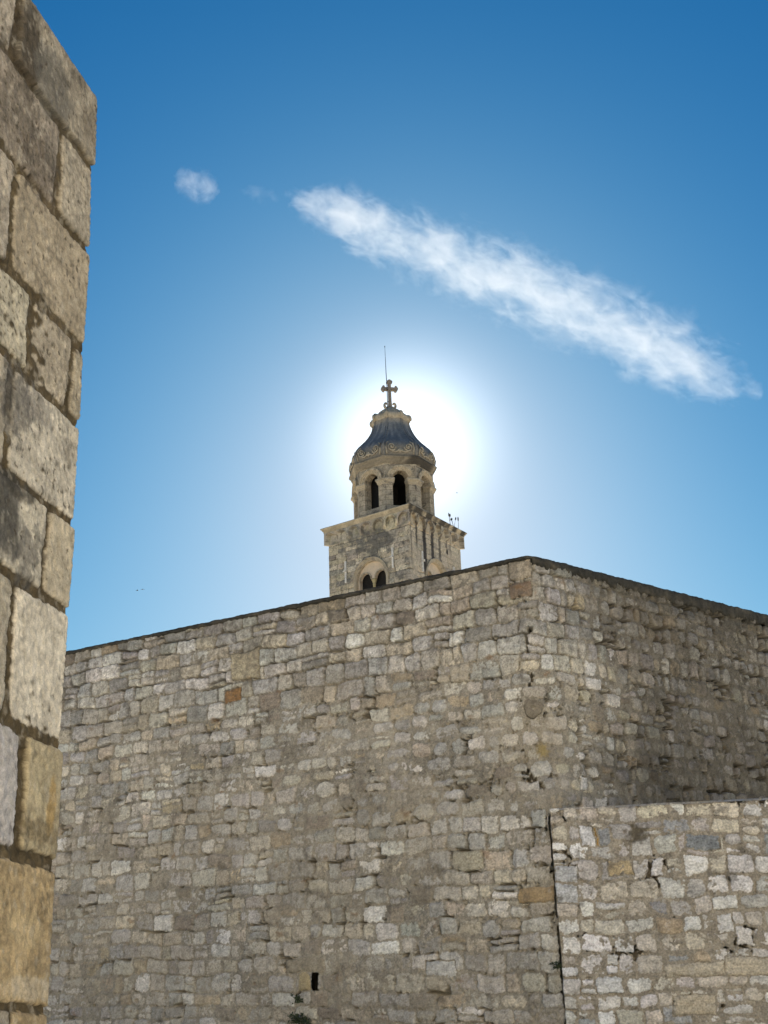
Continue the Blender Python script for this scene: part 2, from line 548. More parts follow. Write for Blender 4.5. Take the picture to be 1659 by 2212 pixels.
    # open vertical joint against the lower wall
    gv = (S > -.018 + .022 * perlin(S * 0, Z / .3, 37) + .015 * perlin(S * 0, Z / .07, 38)) & (S < .12) & (Z < 4.2 + .1 * perlin(S / .05, Z * 0, 39)) & (fbm(S * 0, Z / .6, 40, 3) > -.22)
    h = np.where(gv, -.30, h)
    # putlog holes and lost mortar
    for (a, b_, r_) in [(-11.0, 5.2, .10), (-10.6, 4.4, .07), (3.9, 5.6, .09), (4.8, 5.5, .08), (2.9, 5.0, .08), (5.6, 6.1, .1), (1.62, 4.9, .09), (2.05, 4.75, .08), (-7.9, 1.55, .06), (-6.0, 3.5, .04), (.42, 5.95, .05), (3.4, 7.0, .06), (6.0, 7.1, .07), (-.09, 7.22, .12), (-9.9, 6.02, .05), (.75, 6.6, .05), (1.4, 5.6, .07), (1.9, 7.1, .05), (2.6, 6.3, .07), (-10.2, 3.4, .05), (-8.6, 1.5, .08),
                        (3.3, 5.3, .09), (2.2, 5.2, .06), (1.25, 6.15, .05), (-3.1, 2.75, .04), (-2.2, 6.62, .03), (4.1, 6.3, .08), (5.2, 6.8, .08)]:
        q = np.hypot((S - a), (Z - b_) * 1.3) + .025 * perlin(S / .06, Z / .06, 35)
        h = np.where(q < r_ * .6, -.4, h)
    px, py, nx, ny = fort_path(S, Z)
    h = h * (1 - .0 * S)
    # bulging uneven face
    h = h + .035 * fbm(S / 2.5, Z / 2.0, 41, 3)
    P = np.stack([px + nx * h, py + ny * h, Z], 1)
    F = grid_faces(len(zz), len(ss))
    F = F[~(dl[F].min(1) > 0)]
    # rear face, top and ends
    sb = np.concatenate([np.linspace(-14, -.8, 12), np.linspace(.8, 10, 9)])
    bx, by, bnx, bny = fort_path(sb, np.full_like(sb, ZT))
    low = np.stack([bx - bnx * 1.3, by - bny * 1.3, np.full_like(bx, -.1)], 1)
    upp = low.copy(); upp[:, 2] = ZT - .03
    frt = np.stack([bx - bnx * .06, by - bny * .06, np.full_like(bx, ZT - .03)], 1)
    nb = len(sb); base = len(P)
    P = np.concatenate([P, low, upp, frt])
    Fb = np.concatenate([grid_faces(3, nb, base=base)[:, ::-1]])
    c = np.concatenate([c, np.tile((.35, .31, .25), (3 * nb, 1))])
    endq = []
    for q in (0, nb - 1):
        g0 = P[base + 2 * nb + q].copy(); g0[2] = -.1
        P = np.concatenate([P, g0[None]]); c = np.concatenate([c, [(.35, .31, .25)]])
        endq.append((base + q, base + nb + q, base + 2 * nb + q, len(P) - 1))
    Fb = np.concatenate([Fb, np.array(endq)])
    root = mesh_obj('fortress_wall', P, np.concatenate([F, Fb]), M_WALL, col=c)
    tag(root, 'tall rubble stone fortress wall with a rounded corner and dark top edge, below the bell tower', 'wall')
    # coping
    ss = np.concatenate([np.arange(-14, 10, .02)])
    th = .05 + .30 * sm(-.1, .35, ss) * 1.0 + .0 * ss
    th = np.where(ss > .05, .135 + .05 * sm(1, 5, ss), th)
    th = th * (1 + .9 * fbm(ss / .25, ss * 0, 51, 5, .7)) + .045 * perlin(ss / .09, ss * 0, 52) * sm(-.2, .3, ss) + .012 * perlin(ss / .07, ss * 0, 56)
    th = np.where(np.abs(ss + .19) < .24, .03, np.maximum(th, .02))
    prof = [(-.02, -1.0, 0), (.012, -1.0, .01), (.030, -.6, 0), (.034, 0, -.005), (.02, 0, .03), (-.25, 0, .06), (-1.3, 0, .02), (-1.32, 0, -.3)]
    rows = []
    for j, (o_, kt, dz) in enumerate(prof):
        zz_ = ZT + kt * th + dz
        px, py, nx, ny = fort_path(ss, np.full_like(ss, ZT))
        # the inner side turns round the corner on a mitre
        oo = o_ + (.03 * fbm(ss / .12, ss * 0 + j * 3.1, 53, 4) if j < 5 else 0)
        rows.append(np.stack([px + nx * oo, py + ny * oo, zz_ + ((.03 * fbm(ss / .35, ss * 0, 54, 5, .65)) if j > 2 else 0)], 1))
    V = np.concatenate(rows)
    mesh_obj('coping', V, grid_faces(len(prof), len(ss)), M_COPE, root)
    # carved round spout stone at the corner
    mb = MB()
    px, py, nx, ny = [float(q) for q in fort_path(np.array(-.11), np.array(5.93))]
    nrm = np.array([nx, ny, 0]); tan_ = np.array([-ny, nx, 0]); up = np.array([0, 0, 1.])
    c0 = np.array([px, py, 5.93])
    V = []; prof = [(.17, -.06), (.15, .012), (.11, .028), (.06, .03), (.034, .022), (.03, -.14)]
    for r_, o_ in prof:
        for k_ in range(24):
            t = 2 * pi * k_ / 24
            V.append(c0 + nrm * o_ + r_ * (1 + .09 * sin(3 * t + 1) + .05 * sin(7 * t)) * (cos(t) * tan_ + sin(t) * up))
    Fs = [(i * 24 + k_, i * 24 + (k_ + 1) % 24, (i + 1) * 24 + (k_ + 1) % 24, (i + 1) * 24 + k_) for i in range(5) for k_ in range(24)]
    Fs.append(tuple(5 * 24 + k_ for k_ in range(24)))
    mb.add(V, Fs)
    sp = mb.build('water_spout', M_DARKC, root)
    return root


build_fortress()

# ================================================================== LOWER WALL
WO = np.array([2.425, 18.27]); WD = np.array([.9835, -.1808]); WN = np.array([-.1808, -.9835])
ZW = 4.29


def build_lower_wall():
    rng = np.random.default_rng(5)
    R0 = .03
    ss = np.concatenate([np.arange(-.9, -.03, .03), np.arange(-.03, 6.2, .0085)])
    zz = np.concatenate([np.linspace(-.1, 1.0, 20)[:-1], np.arange(1.0, ZW, .0085)])
    Sg, Zg = np.meshgrid(ss, zz, indexing='xy'); S = Sg.ravel(); Z = Zg.ravel()
    lay = make_layout(rng, -1.0, 6.4, -.3, ZW + .02, lambda r, z: r.uniform(.215, .30), lambda r, s, z: r.uniform(.20, .46))
    zb = lay[0]; zb += (ZW + .01) - zb[-1]
    fl = .30 + .26 * fbm(S / 1.2, Z / 1.0, 191, 3) + .2 * sm(1.0, 2.4, S) * (1 - sm(2.3, 3.2, Z))
    low = 1 - sm(2.2, 3.3, Z)
    pal = palette([(.65, .635, .605), (.72, .71, .69), (.60, .56, .49), (.53, .515, .49), (.62, .58, .49), (.79, .785, .775), (.38, .39, .395), (.46, .38, .27)],
                  [26, 22, 16, 14, 9, 7, 3, 2], .08)
    ex = [(.0, .35, 3.19, 3.43, (.53, .54, .55), .01), (.0, .33, 2.90, 3.16, (.55, .56, .57), .01), (.45, .63, 3.72, 3.97, (.68, .68, .69), .012),
          (.82, 1.18, 3.29, 3.51, (.53, .43, .27), .0), (2.02, 2.5, 3.58, 3.77, (.25, .27, .285), .0), (1.50, 2.34, 1.81, 1.98, (.56, .505, .40), .02),
          (2.37, 3.1, 1.80, 2.03, (.57, .51, .40), .02), (1.56, 2.15, 1.30, 1.56, (.54, .48, .37), .02), (2.34, 2.53, 2.37, 2.62, (.74, .74, .73), .01),
          (.72, .9, 3.72, 3.97, (.30, .31, .32), .0), (.66, .70, 3.72, 3.97, (.34, .22, .07), .0)]

    def stain(S, Z, c, h):
        c = c * (1 + .15 * fbm(S / .9, Z / .7, 301, 5))[:, None]
        dk = sm(.18, .48, fbm(S / .30, Z / .30, 305, 6, .7) + .20 * sm(2.4, 3.0, Z) - .10)
        c = blend(c, (.13, .12, .105), .6 * dk)
        c = blend(c, (.18, .13, .075), .6 * sm(.40, .6, fbm(S / .3, Z / .25, 307, 4, .6)))
        c = blend(c, (.67, .66, .64), .35 * sm(.25, .5, fbm(S / .25, Z / .25, 309, 5, .6)))
        c = blend(c, (.10, .085, .06), .8 * sm(.17, .08, np.hypot((S - 1.3) * .8, Z - 3.85) + .06 * perlin(S / .06, Z / .06, 311)))
        c = blend(c, (.45, .40, .31), .18 * low * sm(.8, 2.6, S) * sm(-.3, .3, fbm(S / .6, Z / .6, 313, 3)))
        return c
    h, c, idx, d = masonry(S, Z, lay, 61, gap=(.005, .042), rc=(.025, .10), flush=fl, colfn=pal, extras=ex, mortar=(.35, .315, .255),
                           stainfn=stain, crack=.06, bulge=.028, prot=.018, rough=.012, warp=(.035, .3, .013, .07), wave=.04, split=.08, crk=.40, ckw=.005)
    # the end turns back on a small radius
    end = S < 0
    # ragged joint against the fortress corner
    off = .006 + .012 * fbm(S * 0, Z / .25, 63, 3)
    px = WO[0] + WD[0] * np.maximum(S, 0) + (WD[0] * off); py = WO[1] + WD[1] * np.maximum(S, 0) + WD[1] * off
    px = np.where(end, px - WN[0] * (-S), px); py = np.where(end, py - WN[1] * (-S), py)
    nx = np.where(end, -WD[0], WN[0]); ny = np.where(end, -WD[1], WN[1])
    hh = np.where(end, h * .3, h)
    P = np.stack([px + nx * hh, py + ny * hh, Z], 1)
    F = grid_faces(len(zz), len(ss))
    # top of the wall, irregular
    sb = np.linspace(0, 6.2, 200)
    e1 = WO[None] + WD[None] * (sb[:, None] + .02)
    zt = ZW - .006 + .012 * fbm(sb / .3, sb * 0, 65, 3)
    top0 = np.concatenate([e1 + WN * .004, (zt - .02)[:, None]], 1)
    top1 = np.concatenate([e1 - WN * .05, zt[:, None] + .012], 1)
    top2 = np.concatenate([e1 - WN * .9, zt[:, None] + .02], 1)
    top3 = top2.copy(); top3[:, 2] = -.1
    base = len(P); nb = len(sb)
    P = np.concatenate([P, top0, top1, top2, top3])
    Fb = grid_faces(4, nb, base=base)
    c = np.concatenate([c, np.tile((.50, .47, .41), (4 * nb, 1))])
    o = mesh_obj('stone_wall', P, np.concatenate([F, Fb]), M_WALL, col=c)
    tag(o, 'lower wall of pale squarish stones built against the corner of the tall fortress wall', 'wall')


build_lower_wall()

# ================================================================== NEAR WALL
def build_near_wall():
    az, el = rad(15.97), rad(-6.578)
    hx, hy = sin(az), cos(az)                # horizontal direction away from the camera
    slope = tan(el)
    NX, NY = hy, -hx                         # face normal
    E = (-1.1389, 3.8344)
    top = 5.93
    zb = np.array([1.2, 1.62, 2.0, 2.39, 2.83, 3.22, 3.685, 4.015, 4.415, 4.73, 5.155, 5.545, 5.93])
    s1 = 2.6
    rng = np.random.default_rng(3)

    def fill(first):
        r = list(first)
        while r[-1] < s1: r.append(r[-1] + rng.uniform(.35, .62))
        return r
    st0 = -1.2
    rows = [fill([st0, -.5, .25]), fill([st0, -.5, .42]), fill([st0, -.5, .20]), fill([st0, -.5, .52]), fill([st0, -.45, .215, .75]), fill([st0, -.5, .335, .9]),
            fill([st0, -.45, .172, .66]), fill([st0, -.5, .425, .95]), fill([st0, -.42, .08, .338, .8]), fill([st0, -.5, .50, 1.0]), fill([st0, -.45, .24, .72]),
            fill([st0, -.5, .565, 1.1])]
    ss = np.concatenate([np.arange(-.7, -.05, .02), np.arange(-.05, 1.0, .0045), np.arange(1.0, 2.4, .02)])
    zz = np.concatenate([np.arange(1.0, 2.2, .03), np.arange(2.2, top - .002, .0048)])
    Sg, Zg = np.meshgrid(ss, zz, indexing='xy'); S = Sg.ravel(); Z = Zg.ravel()

    def pal(rng, n):
        c = np.tile(np.array((.40, .36, .29)), (n, 1)) * (1 + .07 * rng.standard_normal(n))[:, None]
        return c
    # colour by stone: (s, z) -> albedo
    named = [(.1, 2.2, (.42, .33, .20)), (.1, 2.6, (.46, .36, .215)), (.1, 3.0, (.43, .37, .25)), (.4, 3.0, (.50, .48, .47)), (.1, 3.45, (.68, .63, .53)), (.5, 3.45, (.45, .41, .33)),
             (.05, 3.85, (.52, .465, .36)), (.3, 3.85, (.58, .54, .45)), (.2, 4.2, (.56, .52, .44)), (.0, 4.57, (.43, .38, .29)), (.2, 4.57, (.42, .375, .30)), (.45, 4.57, (.52, .48, .38)),
             (.2, 4.95, (.385, .335, .255)), (.6, 4.95, (.40, .36, .30)), (.1, 5.35, (.40, .36, .29)), (.45, 5.35, (.34, .30, .25)), (.2, 5.75, (.34, .305, .245)), (.7, 5.75, (.40, .36, .30))]
    flat = np.concatenate([np.array(r) + i * 10000. for i, r in enumerate(rows)])

    def stone_at(s, z):
        ci = int(np.searchsorted(zb, z) - 1)
        return int(np.searchsorted(flat, s + ci * 10000.) - 1)

    def colfn(rng, n):
        c = pal(rng, n)
        for (s, z, cc) in named: c[stone_at(s, z)] = cc
        return c

    def stain(S, Z, c, h):
        def blot(s, z, rs, rz, col, f, sc=.08, seed=0, amp=.5):
            nonlocal c
            q = np.hypot((S - s) / rs, (Z - z) / rz) + amp * fbm(S / sc, Z / (sc * 1.6), 400 + seed, 5, .65)
            c = blend(c, col, f * sm(1.1, .7, q))
        dark = (.085, .075, .062)
        blot(.50, 5.66, .10, .20, (.05, .04, .028), .85, seed=1)
        blot(.33, 5.66, .14, .17, (.14, .135, .12), .75, seed=2)
        blot(.52, 5.35, .16, .2, (.10, .085, .065), .5, seed=3, sc=.03, amp=1.2)
        blot(.36, 5.25, .12, .16, (.11, .09, .07), .55, seed=4, sc=.025, amp=1.3)
        blot(.40, 4.28, .10, .15, (.13, .125, .115), .75, seed=5, sc=.04, amp=.9)
        blot(.27, 4.33, .10, .08, (.2, .19, .175), .6, seed=6, sc=.04, amp=.9)
        blot(.44, 3.88, .13, .18, (.08, .078, .072), .9, seed=7)
        blot(.28, 3.78, .07, .11, (.13, .125, .115), .7, seed=8, sc=.04, amp=.9)
        blot(.36, 3.99, .10, .05, (.07, .065, .055), .85, seed=9)
        blot(.06, 5.72, .05, .10, (.2, .17, .13), .5, seed=10, sc=.03, amp=1.0)
        blot(.10, 3.05, .06, .12, (.50, .44, .30), .5, seed=11)
        blot(.05, 3.0, .03, .1, (.46, .30, .10), .6, seed=12)
        blot(.1, 2.92, .12, .04, (.16, .125, .07), .6, seed=13, sc=.04)
        blot(.15, 2.62, .10, .06, (.54, .44, .27), .5, seed=14)
        blot(.1, 2.45, .15, .04, (.55, .48, .36), .7, seed=15, sc=.04)
        # honeycomb pits
        pt = fbm(S / .012, Z / .020, 431, 3, .6)
        where = np.zeros_like(S)
        for (s, z, rs, rz) in [(.42, 5.35, .22, .20), (.05, 5.78, .12, .12), (.5, 4.6, .16, .16), (.42, 3.05, .06, .15)]:
            where = np.maximum(where, sm(1.1, .6, np.hypot((S - s) / rs, (Z - z) / rz)))
        pk = sm(.22, .40, pt) * where
        c = blend(c, (.06, .05, .04), .85 * pk)
        c = c * (1 + (.30 + .6 * sm(-.2, .4, fbm(S / .22, Z / .3, 441, 3))) * fbm(S / .018, Z / .028, 433, 3, .7) + .55 * fbm(S / .12, Z / .16, 435, 5, .65))[:, None]
        soot = sm(.16, .46, fbm(S / .16, Z / .22, 443, 6, .7) + .14 * sm(4.8, 5.6, Z) - .5 * sm(3.76, 3.66, Z))
        c = blend(c, (.10, .092, .078), .62 * soot)
        chip = sm(.28, .36, -.5 * sm(3.76, 3.66, Z) + fbm(S / .022, Z / .034, 445, 3, .55) - .10 + .10 * sm(-.1, .3, fbm(S / .2, Z / .25, 447, 3)))
        c = blend(c, (.07, .058, .042), .8 * chip)
        pl = sm(.15, .4, fbm(S / .05, Z / .07, 449, 4, .65))
        c = blend(c, (.60, .56, .47), .30 * pl)
        # green-brown growth in some joints
        return c
    h, c, idx, d = masonry(S, Z, (zb, rows), 71, gap=(.013, .028), rc=(.006, .03), warp=(.014, .22, .004, .04), wave=.006, bulge=.006, prot=.007, split=0., bl=.004, bsc=.03, mrec=.006, ckd=.02,
                           rough=.003, speck=.5, flush=np.full_like(S, -.22), colfn=colfn, mortar=(.105, .083, .05), stainfn=stain, crack=.013, edge_noise=.003, crk=.35, ckw=.004)
    pt = fbm(S / .012, Z / .020, 431, 3, .6)
    h = h + .0035 * fbm(S / .016, Z / .022, 437, 4, .75) - .004 * sm(.25, .45, pt)
    batter = -.021 * (top - Z)
    S2 = S + batter                       # s measured from the leaning arris
    end = S < 0
    r0 = .015
    sp = np.maximum(S, 0)
    z_off = sp * (-slope)
    px = E[0] - hx * (sp + batter); py = E[1] - hy * (sp + batter)
    back = np.where(end, -S, 0)
    px = px - NX * back; py = py - NY * back
    nx = np.where(end, hx, NX); ny = np.where(end, hy, NY)
    tt = np.clip((S + r0) / (2 * r0), 0, 1)
    nx = hx * (1 - tt) + NX * tt; ny = hy * (1 - tt) + NY * tt
    ln = np.hypot(nx, ny); nx /= ln; ny /= ln
    # worn top arris
    wear = .05 * np.maximum(0, 1 - (top - Z) / .06) ** 2
    h = h - wear * .6
    P = np.stack([px + nx * h, py + ny * h, Z + z_off - .0], 1)
    F = grid_faces(len(zz), len(ss))
    # top surface
    j = np.arange(len(ss)); lastrow = P[(len(zz) - 1) * len(ss):]
    m_ = ss >= 0
    t0 = lastrow[m_]; t0c = c[(len(zz) - 1) * len(ss):][m_]
    t1 = t0.copy(); t1[:, 0] -= NX * .05; t1[:, 1] -= NY * .05; t1[:, 2] += .03 + .008 * perlin(ss[m_] / .05, ss[m_] * 0, 77)
    t2 = t0.copy(); t2[:, 0] -= NX * .7; t2[:, 1] -= NY * .7; t2[:, 2] += .02
    t3 = t2.copy(); t3[:, 2] = .9
    base = len(P); nb = int(m_.sum())
    P = np.concatenate([P, t0, t1, t2, t3]); c = np.concatenate([c, t0c, t0c, t0c, t0c])
    Fb = grid_faces(4, nb, base=base)
    # foot down to the ground
    low = P[:len(ss)].copy(); low[:, 2] = -.1
    base2 = len(P); P = np.concatenate([P, low, P[:len(ss)]]); c = np.concatenate([c, c[:len(ss)], c[:len(ss)]])
    F2 = grid_faces(2, len(ss), base=base2)
    o = mesh_obj('stone_wall', P, np.concatenate([F, Fb, F2]), M_NEAR, col=c)
    tag(o, 'end of a close wall of large weathered blocks with wide dark mortar joints, seen edge on', 'wall')


build_near_wall()

# ================================================================== BELL TOWER
az_ = lambda a: np.array([sin(rad(a)), cos(rad(a)), 0.])
EX, EY = az_(32.5), az_(-53.0)
TC = np.array([.698, 75.479, 0.])
tower = empty('bell_tower', TC)
tag(tower, 'stone bell tower with arched lantern, dark bell-shaped dome and cross behind the wall', 'tower')


def TW(x, y, z):
    p = EX * x + EY * y
    return (p[0], p[1], z)


def TWa(X, Y, Z):
    return np.stack([EX[0] * X + EY[0] * Y, EX[1] * X + EY[1] * Y, Z], 1)


HS = 3.45
WIN_C, WIN_R, WIN_SP = -.17, 1.28, 24.55     # big arch of the twin window


def square_path(S, H, r=.03):
    """S runs 0..8H round the square, face 0 = left visible (x=-H, y from +H to -H), face 1 = right visible (y=-H)"""
    side = 2 * H
    k_ = np.clip(np.floor(S / side).astype(int), 0, 3)
    u = S - k_ * side - H
    X = np.select([k_ == 0, k_ == 1, k_ == 2, k_ == 3], [-H + 0 * u, u, H + 0 * u, -u])
    Y = np.select([k_ == 0, k_ == 1, k_ == 2, k_ == 3], [-u, -H + 0 * u, u, H + 0 * u])
    nx = np.select([k_ == 0, k_ == 1, k_ == 2, k_ == 3], [-1., 0., 1., 0.])
    ny = np.select([k_ == 0, k_ == 1, k_ == 2, k_ == 3], [0., -1., 0., 1.])
    return X, Y, nx, ny, k_, u


def tower_stain(S, Z, c, k_, u):
    left = k_ == 0; right = k_ == 1
    a = fbm(S / 1.1, Z / .8, 501, 5, .6)
    c = c * (1 + .16 * a)[:, None]
    # left face: grey weathered middle and upper part
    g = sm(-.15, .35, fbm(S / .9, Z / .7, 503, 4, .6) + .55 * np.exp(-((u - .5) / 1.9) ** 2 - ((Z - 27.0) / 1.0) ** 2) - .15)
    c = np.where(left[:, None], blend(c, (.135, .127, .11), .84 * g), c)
    b = sm(.15, .4, fbm(S / .35, Z / .35, 505, 5, .65))
    c = blend(c, (.17, .155, .13), .5 * b)
    # right face: washed pale with black run-off below the corbels
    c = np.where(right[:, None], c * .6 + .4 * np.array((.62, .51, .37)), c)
    for q, w, zb_, f in [(-2.51, .16, 26.4, .85), (-1.5, .30, 24.6, .95), (-.45, .26, 25.6, .9), (.53, .20, 25.9, .75), (1.5, .13, 26.8, .6), (2.0, .14, 27.0, .4), (-3.2, .12, 25.0, .5)]:
        st = sm(w, w * .45, np.abs(u - q - .03 * perlin(u * 0, Z / .4, 507)) + .05 * perlin(u / .1, Z / .35, 509)) * sm(zb_ - .5, zb_ + .5, Z) * sm(28.3, 27.7, Z)
        c = np.where(right[:, None], blend(c, (.045, .042, .04), f * st), c)
    hole_dark = right & (np.abs(u - 1.52) < .11) & (np.abs(Z - 26.95) < .16)
    c = np.where(hole_dark[:, None], np.array((.04, .035, .03)), c)  # a small hole's darkness painted as colour, no recess modelled
    return c


def build_shaft():
    rng = np.random.default_rng(8)
    side = 2 * HS
    nper = 172
    ss = np.concatenate([np.linspace(0, side, nper, endpoint=False) + i * side for i in range(4)] + [[4 * side - 1e-6]])
    zz = np.concatenate([np.linspace(0, 22.5, 14)[:-1], np.arange(22.5, 28.75, .04)])
    Sg, Zg = np.meshgrid(ss, zz, indexing='xy'); S = Sg.ravel(); Z = Zg.ravel()
    lay = make_layout(rng, -1, 30, -.5, 29.5, lambda r, z: r.uniform(.30, .46), lambda r, s, z: r.uniform(.45, 1.05))
    pal = palette([(.52, .44, .325), (.56, .47, .325), (.45, .39, .30), (.62, .53, .385), (.35, .305, .245)], [4, 4, 3, 2, 1], .08)
    h, c, idx, d = masonry(S, Z, lay, 81, gap=(.0, .02), rc=(.01, .04), warp=(.01, .6, .008, .15), wave=.01, bulge=.02, prot=.014, split=.05, rough=.008,
                           flush=np.full_like(S, .2), colfn=pal, mortar=(.22, .19, .145), crack=.05, edge_noise=.008)
    X, Y, nx, ny, k_, u = square_path(S, HS)
    c = tower_stain(S, Z, c, k_, u)
    # quoins slightly proud on the left edge
    P = TWa(X + nx * h, Y + ny * h, Z)
    F = grid_faces(len(zz), len(ss))
    # open the window arches in the four faces
    cu = S[F].mean(1); kk = np.clip(np.floor(cu / side).astype(int), 0, 3)
    uu = cu - kk * side - HS; cz = Z[F].mean(1)
    cen = np.where(kk == 0, -WIN_C, WIN_C + .12)
    inside = np.where(cz > WIN_SP, np.hypot(uu - cen, cz - WIN_SP) < WIN_R + .05, (np.abs(uu - cen) < WIN_R + .05) & (cz > 22.4))
    F = F[~inside]
    mesh_obj('shaft', P, F, M_TOWER, tower, col=c)


build_shaft()


def face_frame(kface):
    """returns map (u, z, out) -> tower coords; u runs to the viewer's right on the face"""
    def f(u, z, o, H=HS):
        if kface == 0: return TW(-H - o, -u, z)
        if kface == 1: return TW(u, -H - o, z)
        if kface == 2: return TW(H + o, u, z)
        return TW(-u, H + o, z)
    return f


def arch_panel(mb, m, u0, u1, z0, z1, holes, o_front, o_back, nseg=14):
    """flat panel u0..u1 x z0..z1 with arched holes (centre, half width, sill, spring) and their reveals"""
    holes = sorted(holes)
    edges = [u0]
    for i in range(len(holes) - 1): edges.append((holes[i][0] + holes[i + 1][0]) / 2)
    edges.append(u1)

    def quad(a, b, c_, d): mb.add([a, b, c_, d], [(0, 1, 2, 3)])
    for i, (c_, r_, sill, spr) in enumerate(holes):
        a, b = edges[i], edges[i + 1]
        for o_, fl in ((o_front, False), (o_back, True)):
            P = lambda u, z: m(u, z, o_)
            def q(*pts):
                pts = [P(*p) for p in pts]
                quad(*(pts[::-1] if fl else pts))
            if sill > z0: q((a, z0), (b, z0), (b, sill), (a, sill))
            q((a, sill), (c_ - r_, sill), (c_ - r_, spr), (a, spr)); q((c_ + r_, sill), (b, sill), (b, spr), (c_ + r_, spr))
            prev = (c_ - r_, spr); pt = (a, spr)
            for k_ in range(1, nseg + 1):
                t = pi - pi * k_ / nseg
                cur = (c_ + r_ * cos(t), spr + r_ * sin(t))
                f_ = k_ / nseg
                # outer target walks up the left side, along the top, down the right
                per = (z1 - spr) * 2 + (b - a); w_ = f_ * per
                if w_ < z1 - spr: nxt = (a, spr + w_)
                elif w_ < z1 - spr + (b - a): nxt = (a + w_ - (z1 - spr), z1)
                else: nxt = (b, z1 - (w_ - (z1 - spr) - (b - a)))
                if pt[0] == a and nxt[0] > a and nxt[1] == z1 and pt[1] < z1:
                    q(pt, prev, cur, nxt); q(pt, nxt, (a, z1), (a, z1)) if False else mb.add([P(*pt), P(*nxt), P(a, z1)], [(0, 1, 2)] if not fl else [(2, 1, 0)])
                elif pt[1] == z1 and nxt[0] == b and nxt[1] < z1:
                    q(pt, prev, cur, nxt); mb.add([P(*pt), P(*nxt), P(b, z1)], [(0, 1, 2)] if not fl else [(2, 1, 0)])
                else:
                    q(pt, prev, cur, nxt)
                prev = cur; pt = nxt
        # reveals
        pts = [(c_ - r_, sill), (c_ - r_, spr)] + [(c_ + r_ * cos(pi - pi * k_ / nseg), spr + r_ * sin(pi - pi * k_ / nseg)) for k_ in range(1, nseg)] + [(c_ + r_, spr), (c_ + r_, sill)]
        for p, q_ in zip(pts[:-1], pts[1:]):
            quad(m(*p, o_front), m(*q_, o_front), m(*q_, o_back), m(*p, o_back))
        quad(m(c_ + r_, sill, o_front), m(c_ - r_, sill, o_front), m(c_ - r_, sill, o_back), m(c_ + r_, sill, o_back))


def arch_band(mb, m, c_, spr, ri, ro, o0, o1, nseg=24, legs=0.0, steps=1):
    """moulded arch ring: profile across the ring, swept round a half circle (with straight legs)"""
    prof = [(ri, o0), (ri, o1)]
    for k_ in range(1, steps):
        f_ = k_ / steps; rr = ri + (ro - ri) * f_
        prof += [(rr - .015, o1 + .05 * (k_ - 1)), (rr - .015, o1 + .05 * k_)]
    prof += [(ro, o1 + .05 * (steps - 1)), (ro, o0)]
    pts = []
    if legs: pts.append((pi, -legs))
    pts += [(pi - pi * k_ / nseg, 0) for k_ in range(nseg + 1)]
    if legs: pts.append((0, -legs))
    V = []; n = len(prof)
    for (t, dz) in pts:
        for (r_, o_) in prof:
            V.append(m(c_ + r_ * cos(t), spr + r_ * sin(t) + dz, o_))
    Fs = [(i * n + k_, i * n + k_ + 1, (i + 1) * n + k_ + 1, (i + 1) * n + k_) for i in range(len(pts) - 1) for k_ in range(n - 1)]
    Fs.append(tuple(range(n))); Fs.append(tuple((len(pts) - 1) * n + k_ for k_ in range(n))[::-1])
    mb.add(V, Fs)


def build_window(kf):
    m = face_frame(kf)
    cen = -WIN_C if kf == 0 else WIN_C + .12
    # the infill under the big arch with its two lights
    mb = MB()
    r_ = WIN_R + .04
    # tympanum: panel clipped by the big arch -> build as fan between the two light heads and the big arch
    lights = [(cen - .64, .46), (cen + .64, .46)]
    spr = 24.66
    o = -.28; ob = -.55
    nx_ = 64
    us = np.linspace(cen - r_, cen + r_, nx_ + 1)
    for a, b in zip(us[:-1], us[1:]):
        mid = .5 * (a + b)
        topz = lambda q: WIN_SP + sqrt(max(r_ * r_ - (q - cen) ** 2, 0))
        def botz(q):
            for lc, lr in lights:
                if abs(q - lc) <= lr: return spr + sqrt(max(lr * lr - (q - lc) ** 2, 0))
            return None
        ba = bb = None
        for lc, lr in lights:
            if abs(mid - lc) < lr:
                ba = spr + sqrt(max(lr * lr - (min(max(a, lc - lr), lc + lr) - lc) ** 2, 0)); bb = spr + sqrt(max(lr * lr - (min(max(b, lc - lr), lc + lr) - lc) ** 2, 0))
        if ba is None: ba = bb = 24.62 if abs(mid - cen) < .18 else 22.6
        mb.add([m(a, ba, o), m(b, bb, o), m(b, topz(b), o), m(a, topz(a), o)], [(0, 1, 2, 3)])
        mb.add([m(a, ba, ob), m(b, bb, ob), m(b, bb, o), m(a, ba, o)], [(0, 1, 2, 3)])
        mb.add([m(a, ba, ob), m(b, bb, ob), m(b, topz(b), ob), m(a, topz(a), ob)], [(3, 2, 1, 0)])
    w = mb.build('window', M_PLASTER, tower)
    mb = MB()
    arch_band(mb, m, cen, WIN_SP, WIN_R - .02, WIN_R + .17, -.3, .0, 28, legs=2.0, steps=2)
    arch_band(mb, m, cen, WIN_SP, WIN_R + .17, WIN_R + .22, -.05, .10, 28, legs=.0)
    mb.build('archivolt', M_CARVED, w)
    for lc, lr in lights:
        mb = MB()
        arch_band(mb, m, lc, spr, lr - .01, lr + .075, -.35, -.225, 16, legs=.0, steps=1)
        mb.build('light_arch', M_CARVED, w)
    # mullion column with capital
    mb = MB()
    x0, y0, _ = (-HS + .42, -cen, 0) if kf == 0 else ((cen, -HS + .42, 0) if kf == 1 else ((HS - .42, cen, 0) if kf == 2 else (-cen, HS - .42, 0)))
    mb.lathe([(.10, 22.6), (.10, 24.2), (.13, 24.24), (.10, 24.28), (.17, 24.5), (.20, 24.55), (.20, 24.64)], (x0, y0), 16)
    mb.build('mullion', stone_gold, w, smooth=True, xf=TW)


